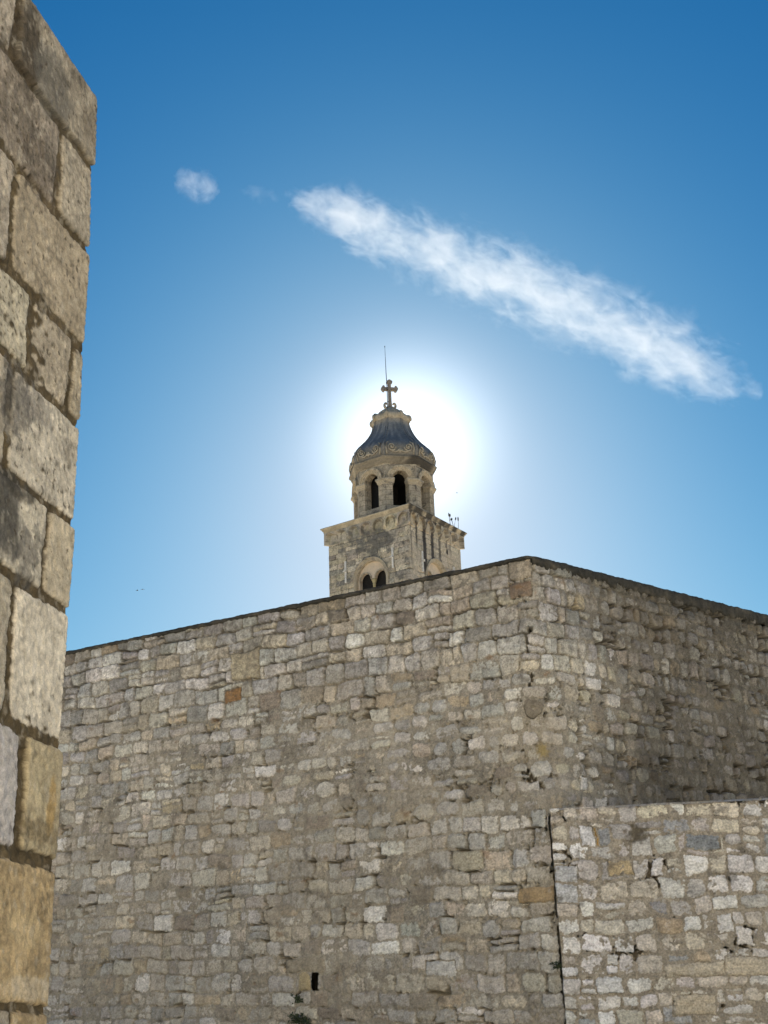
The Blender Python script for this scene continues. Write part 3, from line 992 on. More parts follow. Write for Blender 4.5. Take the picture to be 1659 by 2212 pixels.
stone_gold = stone_mat('lichened_limestone', attr=False, base=(.45, .37, .20), s=1, mottle=.3, bump=.4)
for kf in range(4): build_window(kf)


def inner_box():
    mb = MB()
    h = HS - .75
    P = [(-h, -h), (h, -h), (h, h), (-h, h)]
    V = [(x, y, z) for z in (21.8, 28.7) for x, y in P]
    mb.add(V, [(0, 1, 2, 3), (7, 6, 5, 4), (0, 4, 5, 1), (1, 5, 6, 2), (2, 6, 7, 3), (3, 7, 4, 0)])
    mb.build('dark_core', M_DARK, tower, xf=TW)  # near-black box behind the windows; the unlit room's shade is its colour


inner_box()


def build_cramps():
    for kf, u, z0, z1 in [(0, -1.95, 24.70, 26.22), (0, 2.07, 24.9, 26.3), (1, -1.95, 24.72, 26.12), (1, 2.24, 25.15, 26.05)]:
        m = face_frame(kf); mb = MB()
        d = .055
        zm = .5 * (z0 + z1) + .05
        def bar(ua, ub, za, zb, o0, o1):
            V = [m(a, b, c_) for c_ in (o0, o1) for b in (za, zb) for a in (ua, ub)]
            mb.add(V, [(0, 2, 3, 1), (4, 5, 7, 6), (0, 1, 5, 4), (2, 6, 7, 3), (0, 4, 6, 2), (1, 3, 7, 5)])
        bar(u - d, u + d, z0, zm - .05, -.03, .10); bar(u - d, u + d, zm + .05, z1, -.03, .10)
        bar(u - .045, u + .045, zm - .05, zm + .05, -.03, .24)
        bar(u - .20 if kf == 0 else u, u if kf == 0 else u + .2, zm - .025, zm + .025, .10, .15)
        mb.build('wall_anchor', M_CRAMP, tower)


build_cramps()


def build_frieze():
    """the projecting band of small round arches on corbels below the cornice"""
    H = HS
    side = 2 * H
    O = .24
    n = 7
    Hf = HS + .0
    ss = np.concatenate([np.arange(0, side, .03) + i * side for i in range(4)] + [[4 * side - 1e-6]])
    zz = np.arange(27.62, 28.62, .028)
    Sg, Zg = np.meshgrid(ss, zz, indexing='xy'); S = Sg.ravel(); Z = Zg.ravel()
    X, Y, nx, ny, k_, u = square_path(S, Hf)
    pitch = side / n
    q = (u + H) / pitch
    fu = (q - np.floor(q) - .5) * pitch               # 0 at arch centre
    cell = np.floor(q).astype(int)
    r = .36; spr = 28.12
    inarch = np.where(Z > spr, np.hypot(fu, Z - spr) < r, np.abs(fu) < r)
    inner = np.where(Z > spr, np.hypot(fu, Z - spr) < r + .09, np.abs(fu) < r + .06)
    edge = (np.abs(u) > H - .17)
    # corbels: the piers between arches stop at 27.86 with a rounded end
    pier = ~inarch & (Z < spr)
    cz = np.clip((Z - 27.78) / .20, 0, 1)
    o = np.where(inarch, .03, O)
    o = np.where(pier & ~edge, np.where(Z < 27.78, .0, O * np.sqrt(cz)), o)
    o = np.where(inner & ~inarch & (Z > spr), O + .045, o)
    o = np.where(edge & ~inarch, np.where(Z < 27.70, 0.0, O), o)
    o = o + .012 * fbm(S / .15, Z / .15, 521, 3)
    o = np.where(Z >= zz[-1] - 1e-6, O, o)
    # broken corbel on the left face, second arch
    brk = (k_ == 0) & (np.hypot(u + 2.45, Z - 28.1) + .1 * perlin(u / .2, Z / .2, 523) < .36)
    o = np.where(brk, .02, o)
    oo = np.where(Z <= zz[0] + 1e-6, -.04, o)
    pl = palette([(.52, .45, .34), (.56, .48, .34), (.45, .40, .32)], [3, 3, 2], .08)(np.random.default_rng(2), 64)
    c = pl[(cell + 9 * k_) % 64]
    c = tower_stain(S, Z, c, k_, u)
    back = np.where(inarch, 1., 0.)
    c = np.where(((k_ == 1) & ~(inarch))[:, None], blend(c, (.085, .062, .045), .9 * sm(-.1, .35, fbm(S / .3, Z / .4, 525, 4) + .5 * sm(1.8, -1.5, u) * sm(28.3, 28.6, Z))), c)
    rim_shade = sm(.07, .02, np.abs(np.where(Z > spr, np.hypot(fu, Z - spr), np.abs(fu)) - r + .015)) * (Z > 27.9)
    c = blend(c, (.13, .11, .085), .72 * rim_shade * sm(-.5, .1, fbm(S / .25, Z / .25, 531, 3)))  # painted shade line round each niche edge, deepens the shallow recess
    c = blend(c, (.52, .36, .18), .5 * ((k_ == 1) & inarch) * sm(-.1, .3, fbm(S / .2, Z / .2, 527, 4)))
    c = blend(c, (.36, .33, .17), .35 * ((k_ == 0) & inarch) * sm(.0, .3, fbm(S / .3, Z / .3, 529, 4)))
    # corners: offset both ways so that the band mitres
    s_ = (H + oo) / H
    P = TWa(np.where(nx != 0, X + nx * oo, X * s_), np.where(ny != 0, Y + ny * oo, Y * s_), Z)
    mesh_obj('blind_arcade', P, grid_faces(len(zz), len(ss)), M_TOWER, tower, col=c)


build_frieze()


def sweep(name, poly_fn, prof, mat, nper=1, sub=40, amp=.012, seed=0, parent=tower, cap_top=True):
    """mitred moulding round the tower: poly_fn(t, out) for t in 0..1"""
    V = []; n = sub
    ts = np.arange(n) / n
    for j, (o, z) in enumerate(prof):
        for i, t in enumerate(ts):
            x, y = poly_fn(t, o)
            w = amp * float(perlin(np.array([x * 2.1]), np.array([y * 2.1 + j * .7]), seed)[0])
            V.append(TW(x * (1 + w * .1), y * (1 + w * .1), z + w))
    Fs = [(j * n + i, j * n + (i + 1) % n, (j + 1) * n + (i + 1) % n, (j + 1) * n + i) for j in range(len(prof) - 1) for i in range(n)]
    if cap_top: Fs.append(tuple((len(prof) - 1) * n + i for i in range(n)))
    return mesh_obj(name, np.array(V), Fs, mat, parent)


def square_poly(H):
    def f(t, o):
        h = H + o; k_ = int(t * 4) % 4; u = (t * 4 - int(t * 4)) * 2 - 1
        return [(-h, -u * h), (u * h, -h), (h, u * h), (-u * h, h)][k_]
    return f


OCT_A0 = rad(225)


def octo_poly(a):
    """octagon of apothem a; a flat side faces 225 degrees"""
    def f(t, o):
        ap = a + o
        k_ = int(t * 8) % 8; u = (t * 8 - int(t * 8)) * 2 - 1
        an = OCT_A0 + k_ * pi / 4
        hw = ap * tan(pi / 8) * u
        return (ap * cos(an) - hw * sin(an), ap * sin(an) + hw * cos(an))
    return f


def mat_cornice():
    return M_CARVED


# the upper cornice of the shaft: pale on the weathered left, darker to the right
def cornice_mat():
    m = stone_mat('shaft_cornice_stone', attr=True, s=.9, mottle=.4, bump=.5, bdist=.03)
    return m


M_CORN = cornice_mat()


def col_sweep(name, poly_fn, prof, sub, colfn, amp=.015, seed=0, mat=None, parent=tower):
    ts = np.arange(sub) / sub
    V = []; C_ = []
    for j, (o, z) in enumerate(prof):
        for t in ts:
            x, y = poly_fn(t, o)
            V.append((x, y, z)); C_.append((t, o, z))
    V = np.array(V); T = np.array(C_)
    w = amp * fbm(V[:, 0] * 1.9 + V[:, 1] * 1.3, V[:, 2] * 2 + V[:, 1], seed, 3)
    r = np.hypot(V[:, 0], V[:, 1]) + 1e-6
    V[:, 0] += V[:, 0] / r * w; V[:, 1] += V[:, 1] / r * w; V[:, 2] += w * .6
    c = colfn(T[:, 0], T[:, 1], T[:, 2], V)
    P = TWa(V[:, 0], V[:, 1], V[:, 2])
    n = sub
    F = grid_faces(len(prof), n, wrap=True)
    return mesh_obj(name, P, F, mat or M_CORN, parent, col=c)


def corn_col(t, o, z, V):
    base = np.tile(np.array((.54, .45, .31)), (len(t), 1)) * (1 + .2 * fbm(V[:, 0] * .9 + V[:, 1], V[:, 2] * 2, 541, 4))[:, None]
    face = np.floor(t * 4).astype(int)
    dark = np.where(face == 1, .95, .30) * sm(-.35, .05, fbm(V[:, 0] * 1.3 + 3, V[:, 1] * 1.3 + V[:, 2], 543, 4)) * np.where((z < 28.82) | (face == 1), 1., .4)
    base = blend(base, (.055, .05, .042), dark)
    return base


prof_sq = [(.20, 28.56), (.27, 28.60), (.27, 28.68), (.33, 28.72), (.36, 28.80), (.425, 28.83), (.425, 28.90), (.38, 28.93), (-.3, 29.03), (-3.2, 29.05)]
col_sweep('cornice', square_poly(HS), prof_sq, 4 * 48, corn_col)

# ---- lantern
LA = 2.80                       # apothem of the lantern's outer face
LT = .62                        # wall thickness
HW = LA * tan(pi / 8)


def oct_frame(k_):
    an = OCT_A0 + k_ * pi / 4

    def m(u, z, o):
        ap = LA + o
        uu = u * ap / LA
        return TW(ap * cos(an) - uu * sin(an), ap * sin(an) + uu * cos(an), z)
    return m


SPR, OPR = 31.74, .60
M_LANT = stone_mat('lantern_stone', attr=False, base=(.58, .475, .325), s=1.0, mottle=.42, bump=.6, bdist=.03, stain=.65,
                   stain_col=(.12, .105, .085), warm=(.43, .335, .19, .55))


def brickify(mat, scale=1.0):
    """ashlar joints on the tower pieces, from real positions"""
    nt = mat.node_tree; L = nt.links
    b = nt.nodes['Principled BSDF']
    src = b.inputs['Base Color'].links[0].from_socket
    tc = N(nt, 'ShaderNodeTexCoord'); sx = N(nt, 'ShaderNodeSeparateXYZ'); L.new(tc.outputs['Object'], sx.inputs[0])
    n = N(nt, 'ShaderNodeTexNoise', inp={'Scale': 1.2, 'Detail': 3.}); L.new(tc.outputs['Object'], n.inputs['Vector'])
    a = mathn(nt, 'ADD', mathn(nt, 'SUBTRACT', sx.outputs[0], mathn(nt, 'MULTIPLY', sx.outputs[1], .45)), mathn(nt, 'MULTIPLY', n.outputs[0], .15))
    z = mathn(nt, 'ADD', sx.outputs[2], mathn(nt, 'MULTIPLY', n.outputs[0], .12))
    cx = N(nt, 'ShaderNodeCombineXYZ'); L.new(a, cx.inputs[0]); L.new(z, cx.inputs[1])
    br = N(nt, 'ShaderNodeTexBrick', inp={'Scale': 1.0, 'Mortar Size': .014, 'Mortar Smooth': .3, 'Brick Width': .62, 'Row Height': .36,
                                          'Color1': (1.1, 1.08, 1.05, 1), 'Color2': (.78, .78, .8, 1), 'Mortar': (.45, .43, .40, 1)})
    L.new(cx.outputs[0], br.inputs['Vector'])
    x = N(nt, 'ShaderNodeMix', data_type='RGBA', blend_type='MULTIPLY'); x.inputs[0].default_value = 1.
    L.new(src, x.inputs[6]); L.new(br.outputs['Color'], x.inputs[7]); L.new(x.outputs[2], b.inputs['Base Color'])


M_LANTB = stone_mat('lantern_ashlar', attr=False, base=(.55, .46, .33), s=1.0, mottle=.45, bump=.6, bdist=.03, stain=.75,
                    stain_col=(.12, .105, .085), warm=(.42, .34, .21, .4))
brickify(M_LANTB)


def build_lantern():
    mb = MB()
    for k_ in range(8):
        arch_panel(mb, oct_frame(k_), -HW, HW, 28.95, 32.95, [(0., OPR, 29.75, SPR)], 0., -LT)
    drum = mb.build('lantern', M_LANTB, tower)
    for k_ in range(8):
        m = oct_frame(k_); mb = MB()
        arch_band(mb, m, 0, SPR, OPR - .004, OPR + .36, -.10, .06, 22, steps=3)
        mb.build('arch_ring', M_LANT, drum)
    # impost capitals, bent round each corner pier
    for k_ in range(8):
        m0, m1 = oct_frame(k_), oct_frame(k_ + 1); mb = MB()
        prof = [(-.0, 31.36), (.05, 31.40), (.05, 31.46), (.12, 31.55), (.20, 31.62), (.20, 31.73), (.0, 31.76)]
        cols = [(m0, OPR - .06, -LT * .7), (m0, OPR - .06, 0), (m0, HW, 0), (m1, -HW, 0), (m1, -OPR + .06, 0), (m1, -OPR + .06, -LT * .7)]
        V = []
        for (o_, z) in prof:
            row = []
            for (mm, u, ob) in cols:
                du = -o_ * .55 if mm is m0 and abs(u - (OPR - .06)) < 1e-6 else (o_ * .55 if mm is m1 and abs(u + OPR - .06) < 1e-6 else 0)
                row.append(mm(u + du, z, ob + (o_ if ob == 0 else 0)))
            V += row
        nc = len(cols)
        Fs = [(j * nc + i, j * nc + i + 1, (j + 1) * nc + i + 1, (j + 1) * nc + i) for j in range(len(prof) - 1) for i in range(nc - 1)]
        mb.add(V, Fs)
        mb.build('capital', M_CARVED, drum)
    # added near-black lining: interior shade as colour, hides sky through the back openings
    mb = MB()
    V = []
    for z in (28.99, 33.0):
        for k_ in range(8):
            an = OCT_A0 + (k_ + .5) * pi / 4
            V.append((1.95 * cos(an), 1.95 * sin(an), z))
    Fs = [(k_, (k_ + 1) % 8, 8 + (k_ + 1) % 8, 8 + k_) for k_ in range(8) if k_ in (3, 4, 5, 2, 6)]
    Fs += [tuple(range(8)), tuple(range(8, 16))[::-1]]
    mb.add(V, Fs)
    mb.build('dark_lining', M_DARK, drum, xf=TW)


build_lantern()


def corn2_col(t, o, z, V):
    base = np.tile(np.array((.46, .385, .27)), (len(t), 1)) * (1 + .25 * fbm(V[:, 0] * .9 + V[:, 1], V[:, 2] * 2, 551, 4))[:, None]
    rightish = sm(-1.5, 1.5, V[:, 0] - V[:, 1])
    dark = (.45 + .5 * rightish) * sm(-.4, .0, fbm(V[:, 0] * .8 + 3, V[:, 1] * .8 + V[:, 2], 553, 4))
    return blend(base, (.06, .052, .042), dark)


prof_oc = [(-.02, 32.84), (.07, 32.86), (.07, 32.95), (.13, 33.0), (.17, 33.09), (.17, 33.14), (.27, 33.2), (.30, 33.28), (.30, 33.36), (.22, 33.40), (-.3, 33.42)]
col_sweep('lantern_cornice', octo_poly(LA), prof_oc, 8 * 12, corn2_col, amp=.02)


def build_dome():
    # apothem against height: bell-shaped, a cushion below and a concave sweep above
    prof = [(2.87, 33.36), (2.97, 33.5), (3.03, 33.78), (3.01, 34.1), (2.89, 34.42), (2.66, 34.74), (2.38, 35.04), (2.11, 35.34), (1.87, 35.66), (1.66, 36.02),
            (1.49, 36.4), (1.36, 36.78), (1.28, 37.15)]
    sub = 8 * 10
    def cf(t, o, z, V):
        n = fbm(V[:, 0] * .8, V[:, 1] * .8 + V[:, 2] * .6, 561, 5, .6)
        an = np.arctan2(V[:, 1], V[:, 0])
        stre = fbm(an * 9, V[:, 2] * .35, 563, 4, .6)
        c = np.tile(np.array((.165, .172, .174)), (len(t), 1)) * (1 + .4 * n)[:, None]
        c = blend(c, (.40, .375, .33), .8 * sm(.0, .5, stre + .35 * sm(36.2, 37.0, z)))
        c = blend(c, (.29, .255, .20), .85 * sm(34.5, 34.1, z + .25 * n))
        c = blend(c, (.52, .41, .27), .65 * sm(36.6, 37.0, z + .3 * n))
        return c
    prof2 = []
    for (a, z), (b, z2) in zip(prof[:-1], prof[1:]):
        for k_ in range(3):
            f_ = k_ / 3; prof2.append((a + (b - a) * f_ - LA, z + (z2 - z) * f_))
    prof2.append((prof[-1][0] - LA, prof[-1][1]))
    dome = col_sweep('dome', octo_poly(LA), prof2, sub, cf, amp=.03, seed=5)
    # ribs on the eight arrises
    for k_ in range(8):
        an = OCT_A0 + (k_ + .5) * pi / 4
        mb = MB()
        pts = [((a / cos(pi / 8) + .0) * cos(an), (a / cos(pi / 8)) * sin(an), z) for a, z in prof]
        for off, rr in ((-.10, .04), (.10, .04)):
            tx, ty = -sin(an), cos(an)
            mb.tube([(p[0] * .99 + tx * off * min(1, prof[i][0] / 2.2), p[1] * .99 + ty * off * min(1, prof[i][0] / 2.2), p[2]) for i, p in enumerate(pts)], [rr * (.6 + .4 * a / 3) for a, z in prof], 6)
        mb.build('rib', M_LANT if False else M_RIB, dome, xf=TW, smooth=True)
    # scrolls at the foot of each side
    for k_ in range(8):
        an = OCT_A0 + k_ * pi / 4
        def ap_at(z):
            zs = [q[1] for q in prof]; as_ = [q[0] for q in prof]
            return float(np.interp(z, zs, as_))
        def place(u, z, o):
            ap = ap_at(z) + o
            return (ap * cos(an) - u * sin(an), ap * sin(an) + u * cos(an), z)
        mb = MB()
        for sgn in (-1, 1):
            pts = []; rs = []
            # spiral, then a band that runs in to the middle shell
            for i in range(34):
                t = i / 33; a = 2 * pi * 1.75 * t + pi * .5
                r = .05 + .27 * t
                pts.append(place(sgn * (.62 + r * cos(a) * -1), 34.02 + r * sin(a), .05 + .05 * (1 - t))); rs.append(.035 + .03 * t)
            mb.tube(pts, rs, 6)
            mb.tube([place(sgn * .62, 34.02, .0), place(sgn * .62, 34.02, .13)], [.09, .05], 8)
            mb.tube([place(sgn * .62, 33.70, .06), place(sgn * .35, 33.62, .07), place(sgn * .12, 33.72, .07), place(0, 33.76, .07)], [.06, .06, .05, .05], 6)
            mb.tube([place(sgn * .97, 33.5, .05), place(sgn * 1.03, 33.9, .06), place(sgn * .98, 34.35, .06), place(sgn * .75, 34.5, .05)], [.05, .06, .05, .03], 6)
        for a in (-.9, -.45, 0, .45, .9):
            mb.tube([place(0, 33.6, .05), place(.20 * sin(a), 33.6 + .30 * cos(a), .08)], [.03, .06], 6)
        mb.build('scroll_ornament', M_SCROLL, dome, xf=TW, smooth=True)
    # the cap: a lobed crown with a small dome
    mb = MB()
    lob = lambda t, z: 1 + (.07 * abs(cos(4 * (t - OCT_A0 - pi / 8))) ** 3 if 37.1 < z < 37.85 else 0)
    mb.lathe([(1.18, 36.85), (1.24, 37.0), (1.30, 37.08), (1.38, 37.2), (1.42, 37.38), (1.36, 37.56), (1.22, 37.66), (1.02, 37.72), (.98, 37.78), (1.0, 37.86), (.93, 37.98), (.76, 38.12),
              (.55, 38.22), (.34, 38.28), (.30, 38.36), (.26, 38.42)], n=64, fn=lob)
    cap = mb.build('cap', M_CARVED, dome, xf=TW, smooth=True)
    for k_ in range(8):
        an = OCT_A0 + (k_ + .5) * pi / 4
        mb = MB()
        pts = [((1.28 + .24 * cos(a)) * cos(an), (1.28 + .24 * cos(a)) * sin(an), 37.38 + .26 * sin(a)) for a in np.linspace(-1.9, 1.9, 9)]
        mb.tube(pts, [.07, .10, .12, .13, .13, .13, .12, .10, .07], 8)
        mb.build('crown_scroll', M_CARVED, dome, xf=TW, smooth=True)


M_SCROLL = stone_mat('scroll_stone', attr=False, base=(.47, .405, .30), s=1.2, mottle=.4, bump=.5, bdist=.03, stain=.6, stain_col=(.11, .105, .095))
M_RIB = stone_mat('rib_stone', attr=False, base=(.24, .235, .22), s=1.2, mottle=.45, bump=.5, bdist=.03, stain=.7, stain_col=(.05, .05, .055), warm=(.33, .28, .2, .7))
build_dome()

# the cross stands square to the face of the lantern that looks at the square below
ax_u = np.array([cos(OCT_A0 + pi / 2), sin(OCT_A0 + pi / 2)])
ax_n = np.array([cos(OCT_A0), sin(OCT_A0)])


def CR(u, n_, z):
    p = ax_u * u + ax_n * n_
    return TW(p[0], p[1], z)


def build_cross():
    mb = MB()
    d = .13
    # outline of a budded cross, extruded
    w = .105
    arm_z = 40.02
    out = []
    def bud(cx, cz, ang):
        # three lobes round a tip
        pts = []
        for la, lr in ((-1.05, .12), (0, .14), (1.05, .12)):
            for t in np.linspace(-1.1, 1.1, 6):
                px = .10 * cos(la) + lr * cos(la * .9 + t); py = .13 * sin(la) + lr * sin(la * .9 + t)
                pts.append((cx + px * cos(ang) - py * sin(ang), cz + px * sin(ang) + py * cos(ang)))
        return pts
    out += [(-.16, 38.36), (.16, 38.36), (w + .01, 39.0), (w, arm_z - w)]
    out += [(.36, arm_z - w * .9)] + bud(.42, arm_z, 0)[::1] + [(.36, arm_z + w * .9), (w, arm_z + w)]
    out += [(w, 40.44)] + bud(0, 40.52, pi / 2) + [(-w, 40.44), (-w, arm_z + w)]
    out += [(-.36, arm_z + w * .9)] + bud(-.42, arm_z, pi) + [(-.36, arm_z - w * .9), (-w, arm_z - w), (-w - .01, 39.0)]
    n = len(out)
    V = [CR(u, d, z) for u, z in out] + [CR(u, -d, z) for u, z in out]
    from mathutils.geometry import tessellate_polygon
    tris = tessellate_polygon([[Vector((u, z, 0)) for u, z in out]])
    Fs = [tuple(t) for t in tris] + [tuple(i + n for i in t[::-1]) for t in tris] + [(i, (i + 1) % n, (i + 1) % n + n, i + n) for i in range(n)]
    mb.add(V, Fs)
    cross = mb.build('cross', M_CROSS, tower)
    bv = cross.modifiers.new('edge', 'BEVEL'); bv.width = .025; bv.segments = 2; bv.limit_method = 'ANGLE'
    for sgn in (-1, 1):
        mb = MB()
        pts = []
        for i in range(16):
            t = i / 15; a = pi * 1.4 * t
            r = .20 - .12 * t
            pts.append(CR(sgn * (.30 + (r * .9) * sin(a) * .9), .0, 38.66 - r * cos(a) * 1.3 + .05))
        mb.tube(pts, [.11 - .05 * i / 15 for i in range(16)], 8)
        mb.tube([CR(sgn * .16, 0, 38.3), CR(sgn * .24, 0, 38.55)], [.14, .12], 8)
        mb.build('foot_scroll', M_CARVED, cross, smooth=True)
    mb = MB()
    mb.tube([CR(-.25, .22, 38.35), CR(-.22, .2, 39.9), CR(-.25, .17, 41.2), CR(-.28, .17, 43.5)], [.035, .032, .03, .012], 6)
    mb.tube([CR(-.28, .17, 43.38), CR(-.28, .17, 43.5)], [.03, .03], 6)
    for z in (38.9, 40.2):
        mb.tube([CR(-.24, .2, z), CR(-.1, .12, z)], .02, 6)
    mb.build('lightning_rod', M_IRON, tower)


M_CROSS = stone_mat('cross_stone', attr=False, base=(.30, .255, .20), s=1.2, mottle=.3, bump=.4, stain=.5, stain_col=(.10, .095, .085))
build_cross()

# ================================================================== ADDED HOUSES (unseen behind the viewer, bounce sunlight onto the shaded walls)
def house(x0, x1, y, h, nfl, ncol, label, mat, seed):
    root = empty('added_bounce_house', ((x0 + x1) / 2, y, 0)); w = (x1 - x0) / 2
    tag(root, label, 'house', 'added unseen houses that bounce sunlight')
    wins = []
    for f_ in range(nfl):
        for c_ in range(ncol):
            wins.append((-w + (c_ + .5) * 2 * w / ncol, 1.2 + f_ * (h - 1.5) / nfl + (.0 if f_ else -1.15)))
    mb = MB(); D = 9.0
    xs = sorted({-w, w} | {q for a, _ in wins for q in (a - .5, a + .5)})
    zs = sorted({0., h} | {q for _, b in wins for q in (round(b, 3), round(b + (1.6 if b > .2 else 2.2), 3))})
    for i in range(len(xs) - 1):
        for j in range(len(zs) - 1):
            cx, cz = (xs[i] + xs[i + 1]) / 2, (zs[j] + zs[j + 1]) / 2
            if any(abs(cx - a) < .5 and b < cz < b + (1.6 if b > .2 else 2.2) for a, b in wins): continue
            mb.add([(xs[i], 0, zs[j]), (xs[i], 0, zs[j + 1]), (xs[i + 1], 0, zs[j + 1]), (xs[i + 1], 0, zs[j])], [(0, 1, 2, 3)])
    mb.add([(-w, 0, 0), (w, 0, 0), (w, -D, 0), (-w, -D, 0), (-w, 0, h), (w, 0, h), (w, -D, h), (-w, -D, h)], [(0, 4, 7, 3), (1, 2, 6, 5), (2, 3, 7, 6)])
    mb.build('wall', mat, root)
    mb = MB()
    mb.add([(-w - .3, .4, h), (w + .3, .4, h), (w + .3, -D / 2, h + 2.2), (-w - .3, -D / 2, h + 2.2), (w + .3, -D - .4, h), (-w - .3, -D - .4, h),
            (-w - .3, .4, h - .15), (w + .3, .4, h - .15)], [(0, 1, 2, 3), (3, 2, 4, 5), (6, 7, 1, 0), (0, 3, 5), (1, 4, 2)])
    mb.build('roof', M_TILE, root)
    for a, b in wins:
        hh = 1.6 if b > .2 else 2.2
        fr = MB()
        for (cx, cz, hx, hz) in ((a - .55, b + hh / 2, .07, hh / 2 + .1), (a + .55, b + hh / 2, .07, hh / 2 + .1), (a, b + hh + .05, .48, .07)): fr.box((cx, .0, cz), (hx, .06, hz))
        fm = fr.build('window' if b > .2 else 'door', M_CRAMP, root)
        p = MB(); p.box((a, -.2, b + hh / 2), (.5, .03, hh / 2)); p.build('pane' if b > .2 else 'door_leaf', M_DARK if b > .2 else M_SHUT, fm)
        if b > .2:
            for sg in (-1, 1):
                p = MB(); p.box((a + sg * .86, .05, b + hh / 2), (.24, .025, hh / 2)); p.build('shutter', M_SHUT, fm)


house(-24, -3, -10.5, 16.0, 4, 6, 'tall limestone house added unseen behind the viewer to bounce sunlight, wider of the two', M_RENDER, 1)
house(-2.6, 19, -9.5, 17.5, 4, 6, 'tall limestone house added unseen behind the viewer to bounce sunlight, taller of the two', M_RENDER, 2)

# ================================================================== PLANTS
def stalk_plant(name, loc, label, n, hmin, hmax, spread, mat, seed, head=True, group=None, leaf=.05, nrm=(0, -1, 0), hang=False):
    rng = np.random.default_rng(seed); mb = MB(); mh = MB()
    nrm = np.array(nrm, float)
    side = np.cross(nrm, (0, 0, 1)); side /= np.linalg.norm(side)
    for i in range(n):
        h = rng.uniform(hmin, hmax); a = rng.uniform(-1, 1) * spread; b = rng.uniform(-1, 1) * spread * .5
        base = side * rng.uniform(-.5, .5) * spread * .6
        tip = base + side * a + nrm * b * .6 + np.array([0, 0, h])
        if hang:
            tip = base + side * a + nrm * rng.uniform(.3, 1) * spread + np.array([0, 0, rng.uniform(-.4, .9) * h])
        mid = (base + tip) / 2 + side * rng.uniform(-.1, .1) * spread + nrm * .1 * spread
        mb.tube([base, mid, tip], [.012 * (hmax / .5), .009 * (hmax / .5), .006 * (hmax / .5)], 5)
        if head:
            d = tip - mid; d /= np.linalg.norm(d)
            l = h * rng.uniform(.25, .45)
            mh.tube([tip - d * l * .6, tip - d * l * .2, tip + d * l * .2, tip + d * l * .45], [.012, .05, .045, .01], 7)
        for j in range(rng.integers(3, 7) if not head else 2):
            t = rng.uniform(.1, 1); p = base * (1 - t) ** 2 + 2 * mid * t * (1 - t) + tip * t * t
            dd = rng.standard_normal(3); dd[2] = abs(dd[2]) * .5; dd /= np.linalg.norm(dd)
            e = np.cross(dd, rng.standard_normal(3)); e /= np.linalg.norm(e)
            L_ = leaf * rng.uniform(.7, 1.5)
            mh.add([p, p + dd * L_ * .5 + e * L_ * .28, p + dd * L_, p + dd * L_ * .5 - e * L_ * .28], [(0, 1, 2, 3)])
    root = empty(name, loc)
    tag(root, label, 'plant', group)
    mb.build('stem', mat if not head else M_DRY, root)
    mh.build('leaves' if not head else 'seed_head', mat, root)
    return root


def tower_pt(u, o, z):
    p = np.array(TW(u, -HS - o, z)) + TC
    return p


for i, (u, n, hh, lb) in enumerate([(1.52, 2, .75, 'pair of tall dry stalks on the tower cornice, nearest its front corner'),
                                    (2.15, 3, .62, 'leafy dry weed on the tower cornice, between two thinner stalks'),
                                    (2.78, 1, .80, 'single dry stalk on the tower cornice, farthest along to the right')]):
    stalk_plant('dry_weed', tower_pt(u, .34, 28.92), lb, n, hh * .8, hh, .18, M_LEAF if i == 1 else M_DRY, 40 + i, True, 'weeds growing on the tower cornice')


def fort_pt(s, z, out=.0):
    px, py, nx, ny = [float(q) for q in fort_path(np.array(float(s)), np.array(float(z)))]
    return (px + nx * out, py + ny * out, z)


stalk_plant('wall_plant', fort_pt(-4.86, 1.50, -.02), 'small green tuft in the wall just below the dark slit opening', 16, .09, .15, .11, M_LEAF, 51, False, 'green tufts rooted in the walls', .05, (-.52, -.85, 0), True)
stalk_plant('wall_plant', fort_pt(-4.80, 1.20, -.02), 'widest dark green tuft at the bottom, lowest below the slit opening', 34, .12, .22, .24, M_LEAF, 52, False, 'green tufts rooted in the walls', .06, (-.52, -.85, 0), True)
stalk_plant('wall_plant', fort_pt(-.06, 1.99, .0), 'small green tuft in the upright crack between tall and lower wall', 20, .09, .16, .12, M_LEAF, 53, False, 'green tufts rooted in the walls', .05, (-.2, -.95, 0), True)

# ================================================================== BIRDS
def bird(loc, yaw, flap, label, sc=1.0):
    mb = MB()
    mb.lathe([(.004, -.17), (.03, -.13), (.05, -.04), (.055, .03), (.04, .10), (.03, .125), (.032, .15), (.02, .175), (.004, .20)], n=10)
    body = MB(); body.add([(p[2], p[0], p[1]) for p in mb.v], mb.f)
    root = empty('bird', loc); root.rotation_euler = (rad(10), 0, yaw); root.scale = (sc,) * 3
    tag(root, label, 'bird', 'small dark birds flying in the sky')
    body.build('body', M_BIRD, root, smooth=True)
    for sg in (-1, 1):
        w = MB()
        P = [(.07, .03, .0), (-.08, .03, 0), (.09, .24, .10 * flap), (-.06, .22, .09 * flap), (.02, .46, .10 * flap), (-.05, .44, .09 * flap)]
        V = [(x, y * sg, z + .008) for x, y, z in P] + [(x, y * sg, z - .004) for x, y, z in P]
        w.add(V, [(0, 1, 3, 2), (2, 3, 5, 4), (6, 8, 9, 7), (8, 10, 11, 9), (0, 2, 8, 6), (2, 4, 10, 8), (1, 7, 9, 3), (3, 9, 11, 5), (4, 5, 11, 10)])
        w.build('wing', M_BIRD, root)
    t = MB(); t.add([(-.14, -.02, 0), (-.14, .02, 0), (-.30, .06, .0), (-.30, -.06, .0), (-.14, -.02, .012), (-.14, .02, .012), (-.30, .06, .008), (-.30, -.06, .008)],
                    [(0, 1, 2, 3), (7, 6, 5, 4), (0, 4, 5, 1), (2, 6, 7, 3), (1, 5, 6, 2), (0, 3, 7, 4)])
    t.build('tail', M_BIRD, root)
    return root


